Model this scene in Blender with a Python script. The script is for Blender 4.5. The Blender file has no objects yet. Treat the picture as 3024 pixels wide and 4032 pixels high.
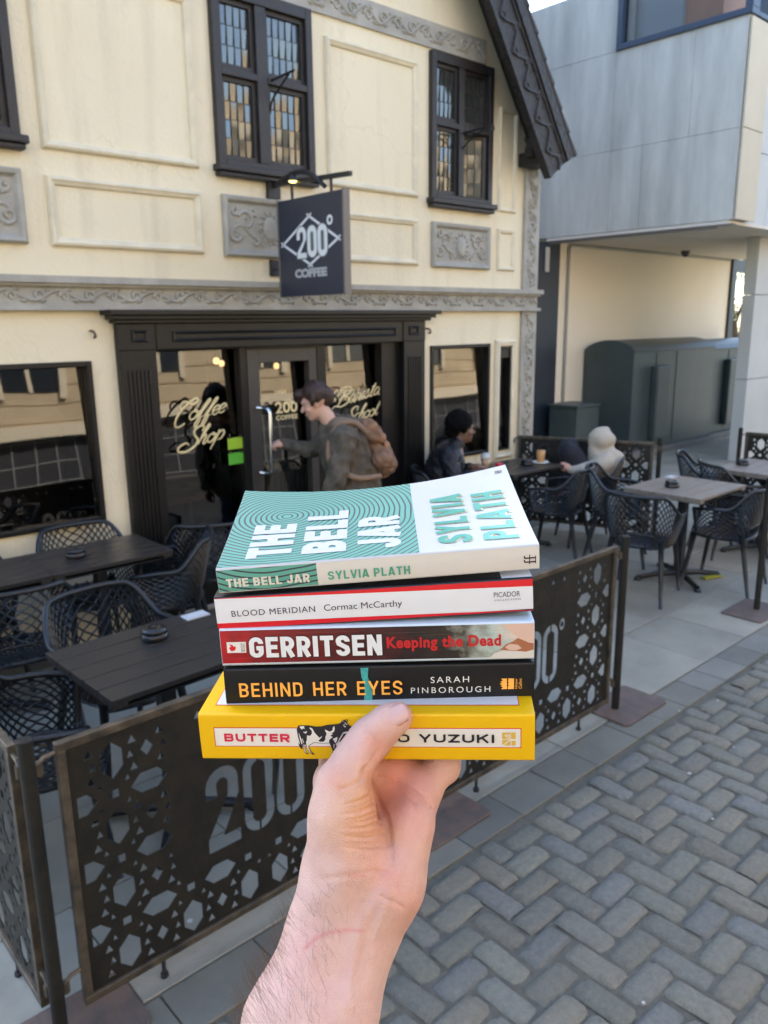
import bpy, bmesh, math, random
import numpy as np
from mathutils import Vector, Matrix
rad = math.radians
random.seed(7)
sc = bpy.context.scene
C = sc.collection
# ------------------------------------------------------------------ camera
CAM_LOC = Vector((0.0, 0.0, 2.0))
F_PX, PITCH, ROLL, YAW = 3123.4, 0.23454, -0.011526, 0.73708
_fw = Vector((math.sin(YAW)*math.cos(PITCH), math.cos(YAW)*math.cos(PITCH), -math.sin(PITCH)))
_r0 = Vector((math.cos(YAW), -math.sin(YAW), 0)); _u0 = _r0.cross(_fw)
_rt = _r0*math.cos(ROLL) + _u0*math.sin(ROLL); _up = -_r0*math.sin(ROLL) + _u0*math.cos(ROLL)
cam = bpy.data.cameras.new('camera'); cam_o = bpy.data.objects.new('camera', cam); C.objects.link(cam_o)
cam_o.matrix_world = Matrix(((_rt.x,_up.x,-_fw.x,0),(_rt.y,_up.y,-_fw.y,0),(_rt.z,_up.z,-_fw.z,CAM_LOC.z),(0,0,0,1)))
cam.sensor_fit = 'HORIZONTAL'; cam.sensor_width = 36.0; cam.lens = F_PX/3024*36
cam.clip_start = 0.02; cam.clip_end = 500
cam.dof.use_dof = True; cam.dof.focus_distance = 0.485; cam.dof.aperture_fstop = 24
sc.camera = cam_o
# ------------------------------------------------------------------ sky and sun
SUN_EL, SUN_AZ = rad(40), rad(14)       # azimuth from +Y towards +X
w = bpy.data.worlds.new('World'); sc.world = w; w.use_nodes = True
nt = w.node_tree; nt.nodes.clear()
sky = nt.nodes.new('ShaderNodeTexSky'); sky.sky_type = 'NISHITA'; sky.sun_disc = False
sky.sun_elevation = SUN_EL; sky.sun_rotation = SUN_AZ; sky.air_density = 1.0; sky.dust_density = 1.6; sky.ozone_density = 1.0
bg = nt.nodes.new('ShaderNodeBackground'); bg.inputs[1].default_value = 0.15
wo = nt.nodes.new('ShaderNodeOutputWorld')
nt.links.new(sky.outputs[0], bg.inputs[0]); nt.links.new(bg.outputs[0], wo.inputs[0])
sl = bpy.data.lights.new('sun', 'SUN'); sl.energy = 3.3; sl.angle = rad(0.53); sl.color = (1.0, 0.93, 0.82)
so = bpy.data.objects.new('sun', sl); C.objects.link(so)
_sd = Vector((math.sin(SUN_AZ)*math.cos(SUN_EL), math.cos(SUN_AZ)*math.cos(SUN_EL), math.sin(SUN_EL)))
so.rotation_euler = _sd.to_track_quat('Z', 'Y').to_euler(); so.location = _sd*40
sc.view_settings.view_transform = 'Standard'; sc.view_settings.look = 'None'
sc.view_settings.exposure = 2.40; sc.view_settings.gamma = 1
sc.view_settings.use_curve_mapping = False
sc.cycles.max_bounces = 8; sc.cycles.transparent_max_bounces = 12
sc.cycles.sample_clamp_indirect = 6; sc.cycles.caustics_reflective = False; sc.cycles.caustics_refractive = False
# ------------------------------------------------------------------ materials
MATS = {}
def mat(name, col, rough=0.6, var=0.0, scale=8.0, bump=0.0, bscale=60.0, metal=0.0, spec=0.5, var2=None, sss=0.0, coat=0.0, stretch=None, detail=6, attr=None, ior=None):
    if name in MATS: return MATS[name]
    m = bpy.data.materials.new(name); m.use_nodes = True; MATS[name] = m
    nt = m.node_tree; N = nt.nodes; L = nt.links; b = N['Principled BSDF']
    b.inputs['Base Color'].default_value = (*col, 1); b.inputs['Roughness'].default_value = rough
    b.inputs['Metallic'].default_value = metal; b.inputs['Specular IOR Level'].default_value = spec
    if ior: b.inputs['IOR'].default_value = ior
    if coat: b.inputs['Coat Weight'].default_value = coat; b.inputs['Coat Roughness'].default_value = 0.15
    if sss:
        b.inputs['Subsurface Weight'].default_value = sss; b.inputs['Subsurface Radius'].default_value = (1.0, 0.35, 0.2); b.inputs['Subsurface Scale'].default_value = 0.004
    tc = N.new('ShaderNodeTexCoord'); src = tc.outputs['Object']
    if stretch:
        mp = N.new('ShaderNodeMapping'); mp.inputs['Scale'].default_value = stretch; L.new(src, mp.inputs['Vector']); src = mp.outputs[0]
    colsock = None
    if attr:
        at = N.new('ShaderNodeAttribute'); at.attribute_name = attr
        mx = N.new('ShaderNodeMix'); mx.data_type = 'RGBA'; mx.blend_type = 'MULTIPLY'; mx.inputs['Factor'].default_value = 1
        mx.inputs['A'].default_value = (*col, 1); L.new(at.outputs['Color'], mx.inputs['B']); colsock = mx.outputs['Result']
    if var:
        n1 = N.new('ShaderNodeTexNoise'); n1.inputs['Scale'].default_value = scale; n1.inputs['Detail'].default_value = detail; n1.inputs['Roughness'].default_value = 0.62
        L.new(src, n1.inputs['Vector'])
        rp = N.new('ShaderNodeMapRange'); rp.inputs['From Min'].default_value = 0.3; rp.inputs['From Max'].default_value = 0.7
        L.new(n1.outputs['Fac'], rp.inputs['Value'])
        mx = N.new('ShaderNodeMix'); mx.data_type = 'RGBA'
        c2 = var2 if var2 else tuple(max(0, c*(1-var)) for c in col)
        mx.inputs['B'].default_value = (*c2, 1)
        if colsock:
            m2 = N.new('ShaderNodeMix'); m2.data_type = 'RGBA'; m2.blend_type = 'MULTIPLY'; m2.inputs['Factor'].default_value = 1
            mx.inputs['A'].default_value = (1, 1, 1, 1); mx.inputs['B'].default_value = ((1-var),)*3 + (1,)
            L.new(rp.outputs[0], mx.inputs['Factor']); L.new(colsock, m2.inputs['A']); L.new(mx.outputs['Result'], m2.inputs['B']); colsock = m2.outputs['Result']
        else:
            mx.inputs['A'].default_value = (*col, 1); L.new(rp.outputs[0], mx.inputs['Factor']); colsock = mx.outputs['Result']
    if colsock: L.new(colsock, b.inputs['Base Color'])
    if bump:
        n2 = N.new('ShaderNodeTexNoise'); n2.inputs['Scale'].default_value = bscale; n2.inputs['Detail'].default_value = 5
        L.new(src, n2.inputs['Vector'])
        bp = N.new('ShaderNodeBump'); bp.inputs['Strength'].default_value = min(1, bump); bp.inputs['Distance'].default_value = 0.01*max(1, bump)
        L.new(n2.outputs['Fac'], bp.inputs['Height']); L.new(bp.outputs[0], b.inputs['Normal'])
    return m
def emit(name, col, s):
    if name in MATS: return MATS[name]
    m = bpy.data.materials.new(name); m.use_nodes = True; MATS[name] = m
    b = m.node_tree.nodes['Principled BSDF']; b.inputs['Base Color'].default_value = (*col, 1)
    b.inputs['Emission Color'].default_value = (*col, 1); b.inputs['Emission Strength'].default_value = s
    return m
def glass_mat(name, tint, ior, rough=0.02, wav=0.0, wscale=2.0):
    m = bpy.data.materials.new(name); m.use_nodes = True; MATS[name] = m
    nt = m.node_tree; N = nt.nodes; L = nt.links; N.remove(N['Principled BSDF'])
    out = N['Material Output']; t = N.new('ShaderNodeBsdfTransparent'); t.inputs[0].default_value = (*tint, 1)
    g = N.new('ShaderNodeBsdfGlossy'); g.inputs['Roughness'].default_value = rough
    fr = N.new('ShaderNodeFresnel'); fr.inputs['IOR'].default_value = ior
    mx = N.new('ShaderNodeMixShader'); L.new(fr.outputs[0], mx.inputs[0]); L.new(t.outputs[0], mx.inputs[1]); L.new(g.outputs[0], mx.inputs[2]); L.new(mx.outputs[0], out.inputs[0])
    if wav:
        tc = N.new('ShaderNodeTexCoord'); n = N.new('ShaderNodeTexNoise'); n.inputs['Scale'].default_value = wscale; n.inputs['Detail'].default_value = 1
        L.new(tc.outputs['Object'], n.inputs['Vector']); bp = N.new('ShaderNodeBump'); bp.inputs['Strength'].default_value = 1; bp.inputs['Distance'].default_value = wav
        L.new(n.outputs['Fac'], bp.inputs['Height']); L.new(bp.outputs[0], g.inputs['Normal']); L.new(bp.outputs[0], fr.inputs['Normal'])
    return m
# ------------------------------------------------------------------ object helpers
def tag(o, label=None, cat=None, group=None, kind=None):
    if label: o['label'] = label
    if cat: o['category'] = cat
    if group: o['group'] = group
    if kind: o['kind'] = kind
    return o
def thing(name, label, cat, loc=(0, 0, 0), rz=0.0, group=None):
    o = bpy.data.objects.new(name, None); C.objects.link(o); o.location = loc; o.rotation_euler = (0, 0, rz)
    o.empty_display_size = 0.05
    return tag(o, label, cat, group)
def wloc(o):
    v = Vector((0, 0, 0))
    while o is not None: v += o.location; o = o.parent
    return v
def mesh_obj(name, V, F, m, parent=None, smooth=False, world=True, mats=None, fmat=None, bevel=0, col=None, attrs=None, origin=None):
    V = np.asarray(V, dtype=float)
    off = Vector((0, 0, 0))
    if parent is not None and world: off = wloc(parent)
    o_loc = Vector((0, 0, 0))
    if parent is None:
        if origin is None: origin = ((V[:,0].min()+V[:,0].max())/2, (V[:,1].min()+V[:,1].max())/2, V[:,2].min())
        o_loc = Vector(origin); off = o_loc
    me = bpy.data.meshes.new(name)
    me.from_pydata([tuple(v) for v in (V - np.array(off))], [], [tuple(f) for f in F]); me.update()
    if mats:
        for q in mats: me.materials.append(q)
        me.polygons.foreach_set('material_index', np.asarray(fmat, dtype=np.int32))
    elif m: me.materials.append(m)
    if smooth: me.polygons.foreach_set('use_smooth', np.ones(len(me.polygons), dtype=bool))
    if col is not None:
        a = me.color_attributes.new('Col', 'FLOAT_COLOR', 'POINT'); c = np.ones((len(V), 4)); c[:, :3] = col; a.data.foreach_set('color', c.ravel())
    if attrs:
        for k, arr in attrs.items():
            a = me.attributes.new(k, 'FLOAT_VECTOR', 'POINT'); a.data.foreach_set('vector', np.asarray(arr, dtype=np.float32).ravel())
    o = bpy.data.objects.new(name, me); C.objects.link(o); o.location = o_loc
    if parent is not None: o.parent = parent
    if bevel:
        b = o.modifiers.new('bevel', 'BEVEL'); b.width = bevel; b.segments = 2; b.limit_method = 'ANGLE'; b.angle_limit = rad(40)
    return o
class MB:
    def __init__(s): s.v = []; s.f = []; s.m = []; s.cm = 0
    def add(s, V, F):
        n = len(s.v); s.v += [tuple(p) for p in V]; s.f += [tuple(i+n for i in f) for f in F]; s.m += [s.cm]*len(F); return s
    def box(s, x0, x1, y0, y1, z0, z1):
        V = [(x, y, z) for z in (z0, z1) for y in (y0, y1) for x in (x0, x1)]
        return s.add(V, [(0,2,3,1),(4,5,7,6),(0,1,5,4),(2,6,7,3),(0,4,6,2),(1,3,7,5)])
    def bar(s, a, b, wx, wz, upv=(0, 0, 1)):
        a = Vector(a); b = Vector(b); d = (b-a).normalized(); u = Vector(upv)
        if abs(d.dot(u)) > .98: u = Vector((1, 0, 0))
        x = d.cross(u).normalized(); z = x.cross(d)
        V = [p + x*i*wx/2 + z*j*wz/2 for p in (a, b) for i, j in ((-1,-1),(1,-1),(1,1),(-1,1))]
        return s.add(V, [(0,1,2,3),(7,6,5,4),(0,4,5,1),(1,5,6,2),(2,6,7,3),(3,7,4,0)])
    def tube(s, pts, r, n=8, closed=False, flat=None):
        P = [Vector(p) for p in pts]; k = len(P); rs = r if hasattr(r, '__len__') else [r]*k
        V = []; ref = None
        for i in range(k):
            if closed: t = P[(i+1) % k]-P[i-1]
            else: t = P[min(i+1, k-1)]-P[max(i-1, 0)]
            t.normalize()
            if ref is None: ref = Vector((0, 0, 1)) if abs(t.z) < .9 else Vector((1, 0, 0))
            x = t.cross(ref).normalized(); ref = x.cross(t)
            for j in range(n):
                a = 2*math.pi*j/n; V.append(P[i] + (x*math.cos(a) + ref*math.sin(a))*rs[i])
        if flat:
            ax, c, sc_ = flat
            for q in V: q[ax] = c + (q[ax]-c)*sc_
        F = []
        for i in range(k if closed else k-1):
            i2 = (i+1) % k
            for j in range(n): F.append((i*n+j, i2*n+j, i2*n+(j+1) % n, i*n+(j+1) % n))
        if not closed: F.append(tuple(range(n))[::-1]); F.append(tuple((k-1)*n+j for j in range(n)))
        # orient outwards
        F = [f[::-1] for f in F]
        return s.add(V, F)
    def lathe(s, prof, c=(0, 0, 0), n=24):
        V = []; F = []; k = len(prof)
        for j in range(n):
            a = 2*math.pi*j/n
            for r, z in prof: V.append((c[0]+r*math.cos(a), c[1]+r*math.sin(a), c[2]+z))
        for j in range(n):
            for i in range(k-1): F.append((j*k+i, ((j+1) % n)*k+i, ((j+1) % n)*k+i+1, j*k+i+1))
        F.append(tuple(j*k+k-1 for j in range(n))); F.append(tuple(j*k for j in range(n))[::-1])
        return s.add(V, F)
    def prism(s, poly, fn, d0, d1):       # fn(u,v,d)->xyz
        n = len(poly); V = [fn(u, v, d0) for u, v in poly] + [fn(u, v, d1) for u, v in poly]
        F = [tuple(range(n))[::-1], tuple(range(n, 2*n))] + [(i, (i+1) % n, n+(i+1) % n, n+i) for i in range(n)]
        return s.add(V, F)
    def frame(s, x0, x1, z0, z1, prof, y):  # mitred frame facing -Y; prof list of (inset, projection)
        V = []; k = len(prof)
        for cx, cz, sx, sz in ((x0, z0, 1, 1), (x1, z0, -1, 1), (x1, z1, -1, -1), (x0, z1, 1, -1)):
            for i, d in prof: V.append((cx+sx*i, y-d, cz+sz*i))
        F = [(c*k+i, ((c+1) % 4)*k+i, ((c+1) % 4)*k+i+1, c*k+i+1) for c in range(4) for i in range(k-1)]
        return s.add(V, F)
    def build(s, name, m, parent=None, **kw):
        if isinstance(m, (list, tuple)): return mesh_obj(name, s.v, s.f, None, parent, mats=m, fmat=s.m, **kw)
        return mesh_obj(name, s.v, s.f, m, parent, **kw)
def catmull(pts, n=6, closed=False):
    P = [np.array(p, float) for p in pts]; out = []; k = len(P)
    rng = range(k) if closed else range(k-1)
    for i in rng:
        p1, p2 = P[i], P[(i+1) % k]
        p0 = P[i-1] if (closed or i > 0) else 2*p1-p2
        p3 = P[(i+2) % k] if (closed or i+2 < k) else 2*p2-p1
        for j in range(n):
            t = j/n; out.append(.5*((2*p1)+(-p0+p2)*t+(2*p0-5*p1+4*p2-p3)*t*t+(-p0+3*p1-3*p2+p3)*t**3))
    if not closed: out.append(P[-1])
    return out
def copy_tree(o, parent=None):
    c = o.copy(); C.objects.link(c)
    if parent is not None: c.parent = parent
    for ch in list(o.children): copy_tree(ch, c)
    return c
# text and flat polygons with holes -> 2D triangles
def _eval_curve(cu):
    ob = bpy.data.objects.new('tmp', cu); C.objects.link(ob); dg = bpy.context.evaluated_depsgraph_get()
    me = bpy.data.meshes.new_from_object(ob.evaluated_get(dg)); V = np.array([v.co[:] for v in me.vertices]) if len(me.vertices) else np.zeros((0, 3)); F = [tuple(p.vertices) for p in me.polygons]
    bpy.data.objects.remove(ob); bpy.data.meshes.remove(me); bpy.data.curves.remove(cu)
    return V, F
def text2d(s, bold=0.0, shear=0.0, spacing=1.0):
    cu = bpy.data.curves.new('txt', 'FONT'); cu.body = s; cu.offset = bold; cu.shear = shear; cu.space_character = spacing; cu.resolution_u = 4; cu.fill_mode = 'BOTH'
    V, F = _eval_curve(cu); V = V[:, :2]
    lo, hi = V.min(0), V.max(0); return (V-lo)/(hi-lo), F
def poly2d(loops, extrude=0.0):
    cu = bpy.data.curves.new('ply', 'CURVE'); cu.dimensions = '2D'; cu.fill_mode = 'BOTH'; cu.extrude = extrude; cu.resolution_u = 1
    for lp in loops:
        sp = cu.splines.new('POLY'); sp.points.add(len(lp)-1); sp.use_cyclic_u = True
        for i, (a, b) in enumerate(lp): sp.points[i].co = (a, b, 0, 1)
    return _eval_curve(cu)
def refine(V2, F, cuts):
    bm = bmesh.new(); vs = [bm.verts.new((a, b, 0)) for a, b in V2]
    for f in F:
        try: bm.faces.new([vs[i] for i in f])
        except ValueError: pass
    bmesh.ops.remove_doubles(bm, verts=bm.verts, dist=1e-5)
    bmesh.ops.subdivide_edges(bm, edges=bm.edges, cuts=cuts, use_grid_fill=True); bmesh.ops.triangulate(bm, faces=bm.faces)
    bm.verts.index_update(); V = np.array([v.co[:2] for v in bm.verts]); Fo = [tuple(v.index for v in f.verts) for f in bm.faces]; bm.free()
    return V, Fo
def decal(name, VF, box, fn, m, parent, world=True, cuts=0, rot=0, attrs_fn=None):
    V, F = VF
    if cuts: V, F = refine(V, F, cuts)
    a0, a1, b0, b1 = box; P = []; A = []
    for u, v in V[:, :2]:
        if rot == 90: u, v = 1-v, u        # reads upwards
        elif rot == -90: u, v = v, 1-u
        a = a0+(a1-a0)*u; b = b0+(b1-b0)*v; P.append(fn(a, b))
        if attrs_fn: A.append(attrs_fn(a, b))
    o = mesh_obj(name, P, F, m, parent, world=world, attrs={'rc': A} if attrs_fn else None)
    return o
def gothic(s, t=.17, w=.52, gap=.10, space=.38):
    """bold condensed capitals built from stroke centre lines -> flat strips, each stroke a hair above the last"""
    V = []; F = []; LV = []; x = 0.0; lev = 0
    def strip(P):
        nonlocal lev
        P = [np.array(p, float) for p in P]; P = [p for i, p in enumerate(P) if i == 0 or np.linalg.norm(p-P[i-1]) > 1e-6]; n = len(V)
        for i, p in enumerate(P):
            d0 = p-P[i-1] if i else P[1]-p; d1 = P[i+1]-p if i+1 < len(P) else p-P[i-1]
            d0 = d0/np.linalg.norm(d0); d1 = d1/np.linalg.norm(d1); m_ = d0+d1; m_ = m_/np.linalg.norm(m_); nn = np.array((-m_[1], m_[0])); k = t/2/max(.5, abs(m_@d0))
            V.append(p+nn*k); V.append(p-nn*k); LV.extend((lev, lev))
        for i in range(len(P)-1): F.append((n+2*i, n+2*i+1, n+2*i+3, n+2*i+2))
        lev += 1
    def arc(cx, cy, rx, ry, a0, a1, n=9): return [(cx+rx*math.cos(rad(a0+(a1-a0)*i/n)), cy+ry*math.sin(rad(a0+(a1-a0)*i/n))) for i in range(n+1)]
    for c in s:
        if c == ' ': x += space; continue
        if c == '.': x += gap; continue
        W = {'I': t, 'L': w*.86, 'E': w*.9, 'T': w*.95, 'J': w*.9, 'K': w*1.06, 'A': w*1.12, 'V': w*1.08, 'Y': w*1.08, 'N': w*1.06, 'U': w*1.04, 'H': w*1.04, 'O': w*1.06, 'G': w*1.04}.get(c, w)
        a = t/2; l, r = x+a, x+W-a; b, tp = a, 1-a; m = x+W/2; q = (r-l)/2; rr = min(q, .26)
        lf = [(l, 0), (l, 1)]; rg = [(r, 0), (r, 1)]; S = []
        bowl = lambda y0, y1, xr: [(l, y1), (xr-min(q, (y1-y0)/2), y1)]+arc(xr-min(q, (y1-y0)/2), (y0+y1)/2, min(q, (y1-y0)/2), (y1-y0)/2, 90, -90)+[(l, y0)]
        if c == 'I': S = [lf]
        elif c == 'H': S = [lf, rg, [(l, .5), (r, .5)]]
        elif c == 'E': S = [lf, [(l, b), (x+W, b)], [(l, tp), (x+W, tp)], [(l, .51), (x+W*.93, .51)]]
        elif c == 'F': S = [lf, [(l, tp), (x+W, tp)], [(l, .5), (x+W*.9, .5)]]
        elif c == 'T': S = [[(x, tp), (x+W, tp)], [(m, 0), (m, 1)]]
        elif c == 'L': S = [lf, [(l, b), (x+W, b)]]
        elif c == 'P': S = [lf, bowl(.42, tp, r)]
        elif c == 'B': S = [lf, bowl(.52, tp, r-.01), bowl(b, .52, r)]
        elif c == 'R': S = [lf, bowl(.45, tp, r), [(m, .45), (r+.01, 0)]]
        elif c == 'D': S = [lf, [(l, tp), (r-rr, tp)]+arc(r-rr, tp-rr, rr, rr, 90, 0)+arc(r-rr, b+rr, rr, rr, 0, -90)+[(l, b)]]
        elif c == 'O': S = [arc(m, tp-rr, q, rr, 0, 180)+arc(m, b+rr, q, rr, 180, 360)+[(r, tp-rr), (r, tp-rr+.01)]]
        elif c == 'G': S = [[(r, .68)]+arc(m, tp-rr, q, rr, 0, 180)+arc(m, b+rr, q, rr, 180, 360)+[(r, .52)], [(m, .47), (x+W, .47)]]
        elif c == 'C': S = [[(r, .66)]+arc(m, tp-rr, q, rr, 0, 180)+arc(m, b+rr, q, rr, 180, 360)+[(r, .34)]]
        elif c == 'U': S = [[(l, 1)]+arc(m, b+rr, q, rr, 180, 360)+[(r, 1)]]
        elif c == 'J': S = [[(r, 1)]+arc(m, b+rr, q, rr, 0, -180)+[(l, .36)]]
        elif c == 'S': S = [[(r, .70)]+arc(m, tp-rr*.9, q, rr*.9, 0, 190)+[(l+.03, .60), (r-.03, .41)]+arc(m, b+rr*.9, q, rr*.9, 10, -180)+[(l, .30)]]
        elif c == 'N': S = [lf, rg, [(l, 1-.02), (r, .02)]]
        elif c == 'A': S = [[(l-.02, 0), (m-.01, 1)], [(r+.02, 0), (m+.01, 1)], [(l+.07, .25), (r-.07, .25)]]
        elif c == 'V': S = [[(l-.02, 1), (m-.01, 0)], [(r+.02, 1), (m+.01, 0)]]
        elif c == 'Y': S = [[(l-.02, 1), (m, .40)], [(r+.02, 1), (m, .40)], [(m, .46), (m, 0)]]
        elif c == 'Z': S = [[(x, tp), (x+W, tp)], [(x, b), (x+W, b)], [(r-.01, 1-.03), (l+.01, .03)]]
        elif c == 'K': S = [lf, [(r, 1), (l+.03, .42)], [(m-.04, .58), (r+.02, 0)]]
        for st in S: strip(st)
        x += W+gap
    A = np.array(V); A[:, 0] /= (x-gap); return np.column_stack([A, np.array(LV)]), F
def bold_text(name, s, box, fn, m, parent, rot=0, cuts=0, world=False, **k):
    V, F = gothic(s, **k); a0, a1, b0, b1 = box; P = []
    if cuts:
        V2, F2, L2 = [], [], []
        for f in F:                                   # split every strip quad into a small grid
            q = V[list(f)]; n = len(V2)
            for i in range(cuts+1):
                for j in range(2): e = q[0 if j == 0 else 1]; g = q[3 if j == 0 else 2]; V2.append(e+(g-e)*i/cuts)
            for i in range(cuts): F2.append((n+2*i, n+2*i+1, n+2*i+3, n+2*i+2))
        V, F = np.array(V2), F2
    for u, v, l in V:
        if rot == 90: u, v = 1-v, u
        P.append(fn(a0+(a1-a0)*u, b0+(b1-b0)*v, l*.000025))
    return mesh_obj(name, P, F, m, parent, world=world)
def grid2d(nx, ny):
    V = [(i/nx, j/ny) for j in range(ny+1) for i in range(nx+1)]
    F = [(j*(nx+1)+i, j*(nx+1)+i+1, (j+1)*(nx+1)+i+1, (j+1)*(nx+1)+i) for j in range(ny) for i in range(nx)]
    return np.array(V), F
# signed-distance modelling: smooth union of round cones and ellipsoids -> surface nets
def rc(a, b, ra, rb, k=None): return ('c', np.array(a, float), np.array(b, float), ra, rb, k)
def el(c, r, rot=None, k=None): return ('e', np.array(c, float), np.array(r, float), rot, k)
def chain(pts, rs, k=None): return [rc(pts[i], pts[i+1], rs[i], rs[i+1], k) for i in range(len(pts)-1)]
def sdf_mesh(prims, h, k=0.02, cut=None):
    lo = np.array([1e9]*3); hi = -lo
    for p in prims:
        if p[0] == 'c': a = np.minimum(p[1]-p[3], p[2]-p[4]); b = np.maximum(p[1]+p[3], p[2]+p[4])
        else: a = p[1]-p[2].max(); b = p[1]+p[2].max()
        lo = np.minimum(lo, a); hi = np.maximum(hi, b)
    lo -= 3*h; hi += 3*h; n = np.ceil((hi-lo)/h).astype(int)+1
    ax = [(lo[i]+h*np.arange(n[i])).astype(np.float32) for i in range(3)]
    D = np.full(n, 0.05, np.float32)
    for p in prims:
        kk = p[-1] if p[-1] is not None else k
        if p[0] == 'c': a = np.minimum(p[1]-p[3], p[2]-p[4]); b = np.maximum(p[1]+p[3], p[2]+p[4])
        else: a = p[1]-p[2].max(); b = p[1]+p[2].max()
        mg = kk+3*h; i0 = np.maximum(((a-mg-lo)/h).astype(int), 0); i1 = np.minimum(((b+mg-lo)/h).astype(int)+2, n)
        X, Y, Z = np.meshgrid(ax[0][i0[0]:i1[0]], ax[1][i0[1]:i1[1]], ax[2][i0[2]:i1[2]], indexing='ij')
        if p[0] == 'c':
            A, B = p[1], p[2]; ba = B-A; L2 = max(float(ba@ba), 1e-12)
            px, py, pz = X-A[0], Y-A[1], Z-A[2]
            t = np.clip((px*ba[0]+py*ba[1]+pz*ba[2])/L2, 0, 1)
            d = np.sqrt((px-t*ba[0])**2+(py-t*ba[1])**2+(pz-t*ba[2])**2)-(p[3]+(p[4]-p[3])*t)
        else:
            px, py, pz = X-p[1][0], Y-p[1][1], Z-p[1][2]
            if p[3] is not None:
                M = np.array(p[3]); px, py, pz = [px*M[0, i]+py*M[1, i]+pz*M[2, i] for i in range(3)]
            r = p[2]; k0 = np.sqrt((px/r[0])**2+(py/r[1])**2+(pz/r[2])**2); k1 = np.sqrt((px/r[0]**2)**2+(py/r[1]**2)**2+(pz/r[2]**2)**2)+1e-9
            d = k0*(k0-1)/k1
        S = D[i0[0]:i1[0], i0[1]:i1[1], i0[2]:i1[2]]
        hh = np.maximum(kk-np.abs(S-d), 0)/kk
        D[i0[0]:i1[0], i0[1]:i1[1], i0[2]:i1[2]] = np.minimum(S, d)-hh*hh*kk*.25
    return surf_nets(D, lo, h)
def surf_nets(D, lo, h):
    n = np.array(D.shape); neg = D < 0
    cs = [(i, j, k) for i in (0, 1) for j in (0, 1) for k in (0, 1)]
    sl = lambda c: tuple(slice(c[a], n[a]-1+c[a]) for a in range(3))
    cnt = sum(neg[sl(c)].astype(np.int8) for c in cs); act = (cnt > 0) & (cnt < 8)
    idx = -np.ones(act.shape, np.int64); ijk = np.argwhere(act); idx[act] = np.arange(len(ijk))
    acc = np.zeros((len(ijk), 3)); num = np.zeros(len(ijk))
    dv = [D[ijk[:, 0]+c[0], ijk[:, 1]+c[1], ijk[:, 2]+c[2]] for c in cs]
    for a in range(8):
        for b in range(a+1, 8):
            if sum(abs(cs[a][q]-cs[b][q]) for q in range(3)) != 1: continue
            m = (dv[a] < 0) != (dv[b] < 0)
            if not m.any(): continue
            t = dv[a][m]/(dv[a][m]-dv[b][m])
            acc[m] += np.array(cs[a])+t[:, None]*(np.array(cs[b])-np.array(cs[a])); num[m] += 1
    V = lo+h*(ijk+acc/num[:, None]); F = []
    for a in range(3):
        u, v = (a+1) % 3, (a+2) % 3
        s0 = [slice(1, n[q]-1) for q in range(3)]; s1 = list(s0); s0[a] = slice(0, n[a]-1); s1[a] = slice(1, n[a])
        A = neg[tuple(s0)]; B = neg[tuple(s1)]
        for flip, M in ((False, A & ~B), (True, ~A & B)):
            e = np.argwhere(M)
            if not len(e): continue
            for q in range(3):
                if q != a: e[:, q] += 1
            q4 = []
            for du, dw in ((-1, -1), (0, -1), (0, 0), (-1, 0)):
                c = e.copy(); c[:, u] += du; c[:, v] += dw; q4.append(idx[c[:, 0], c[:, 1], c[:, 2]])
            q4 = np.stack(q4, 1)
            if flip: q4 = q4[:, ::-1]
            F.append(q4)
    return V, np.concatenate(F)
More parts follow.
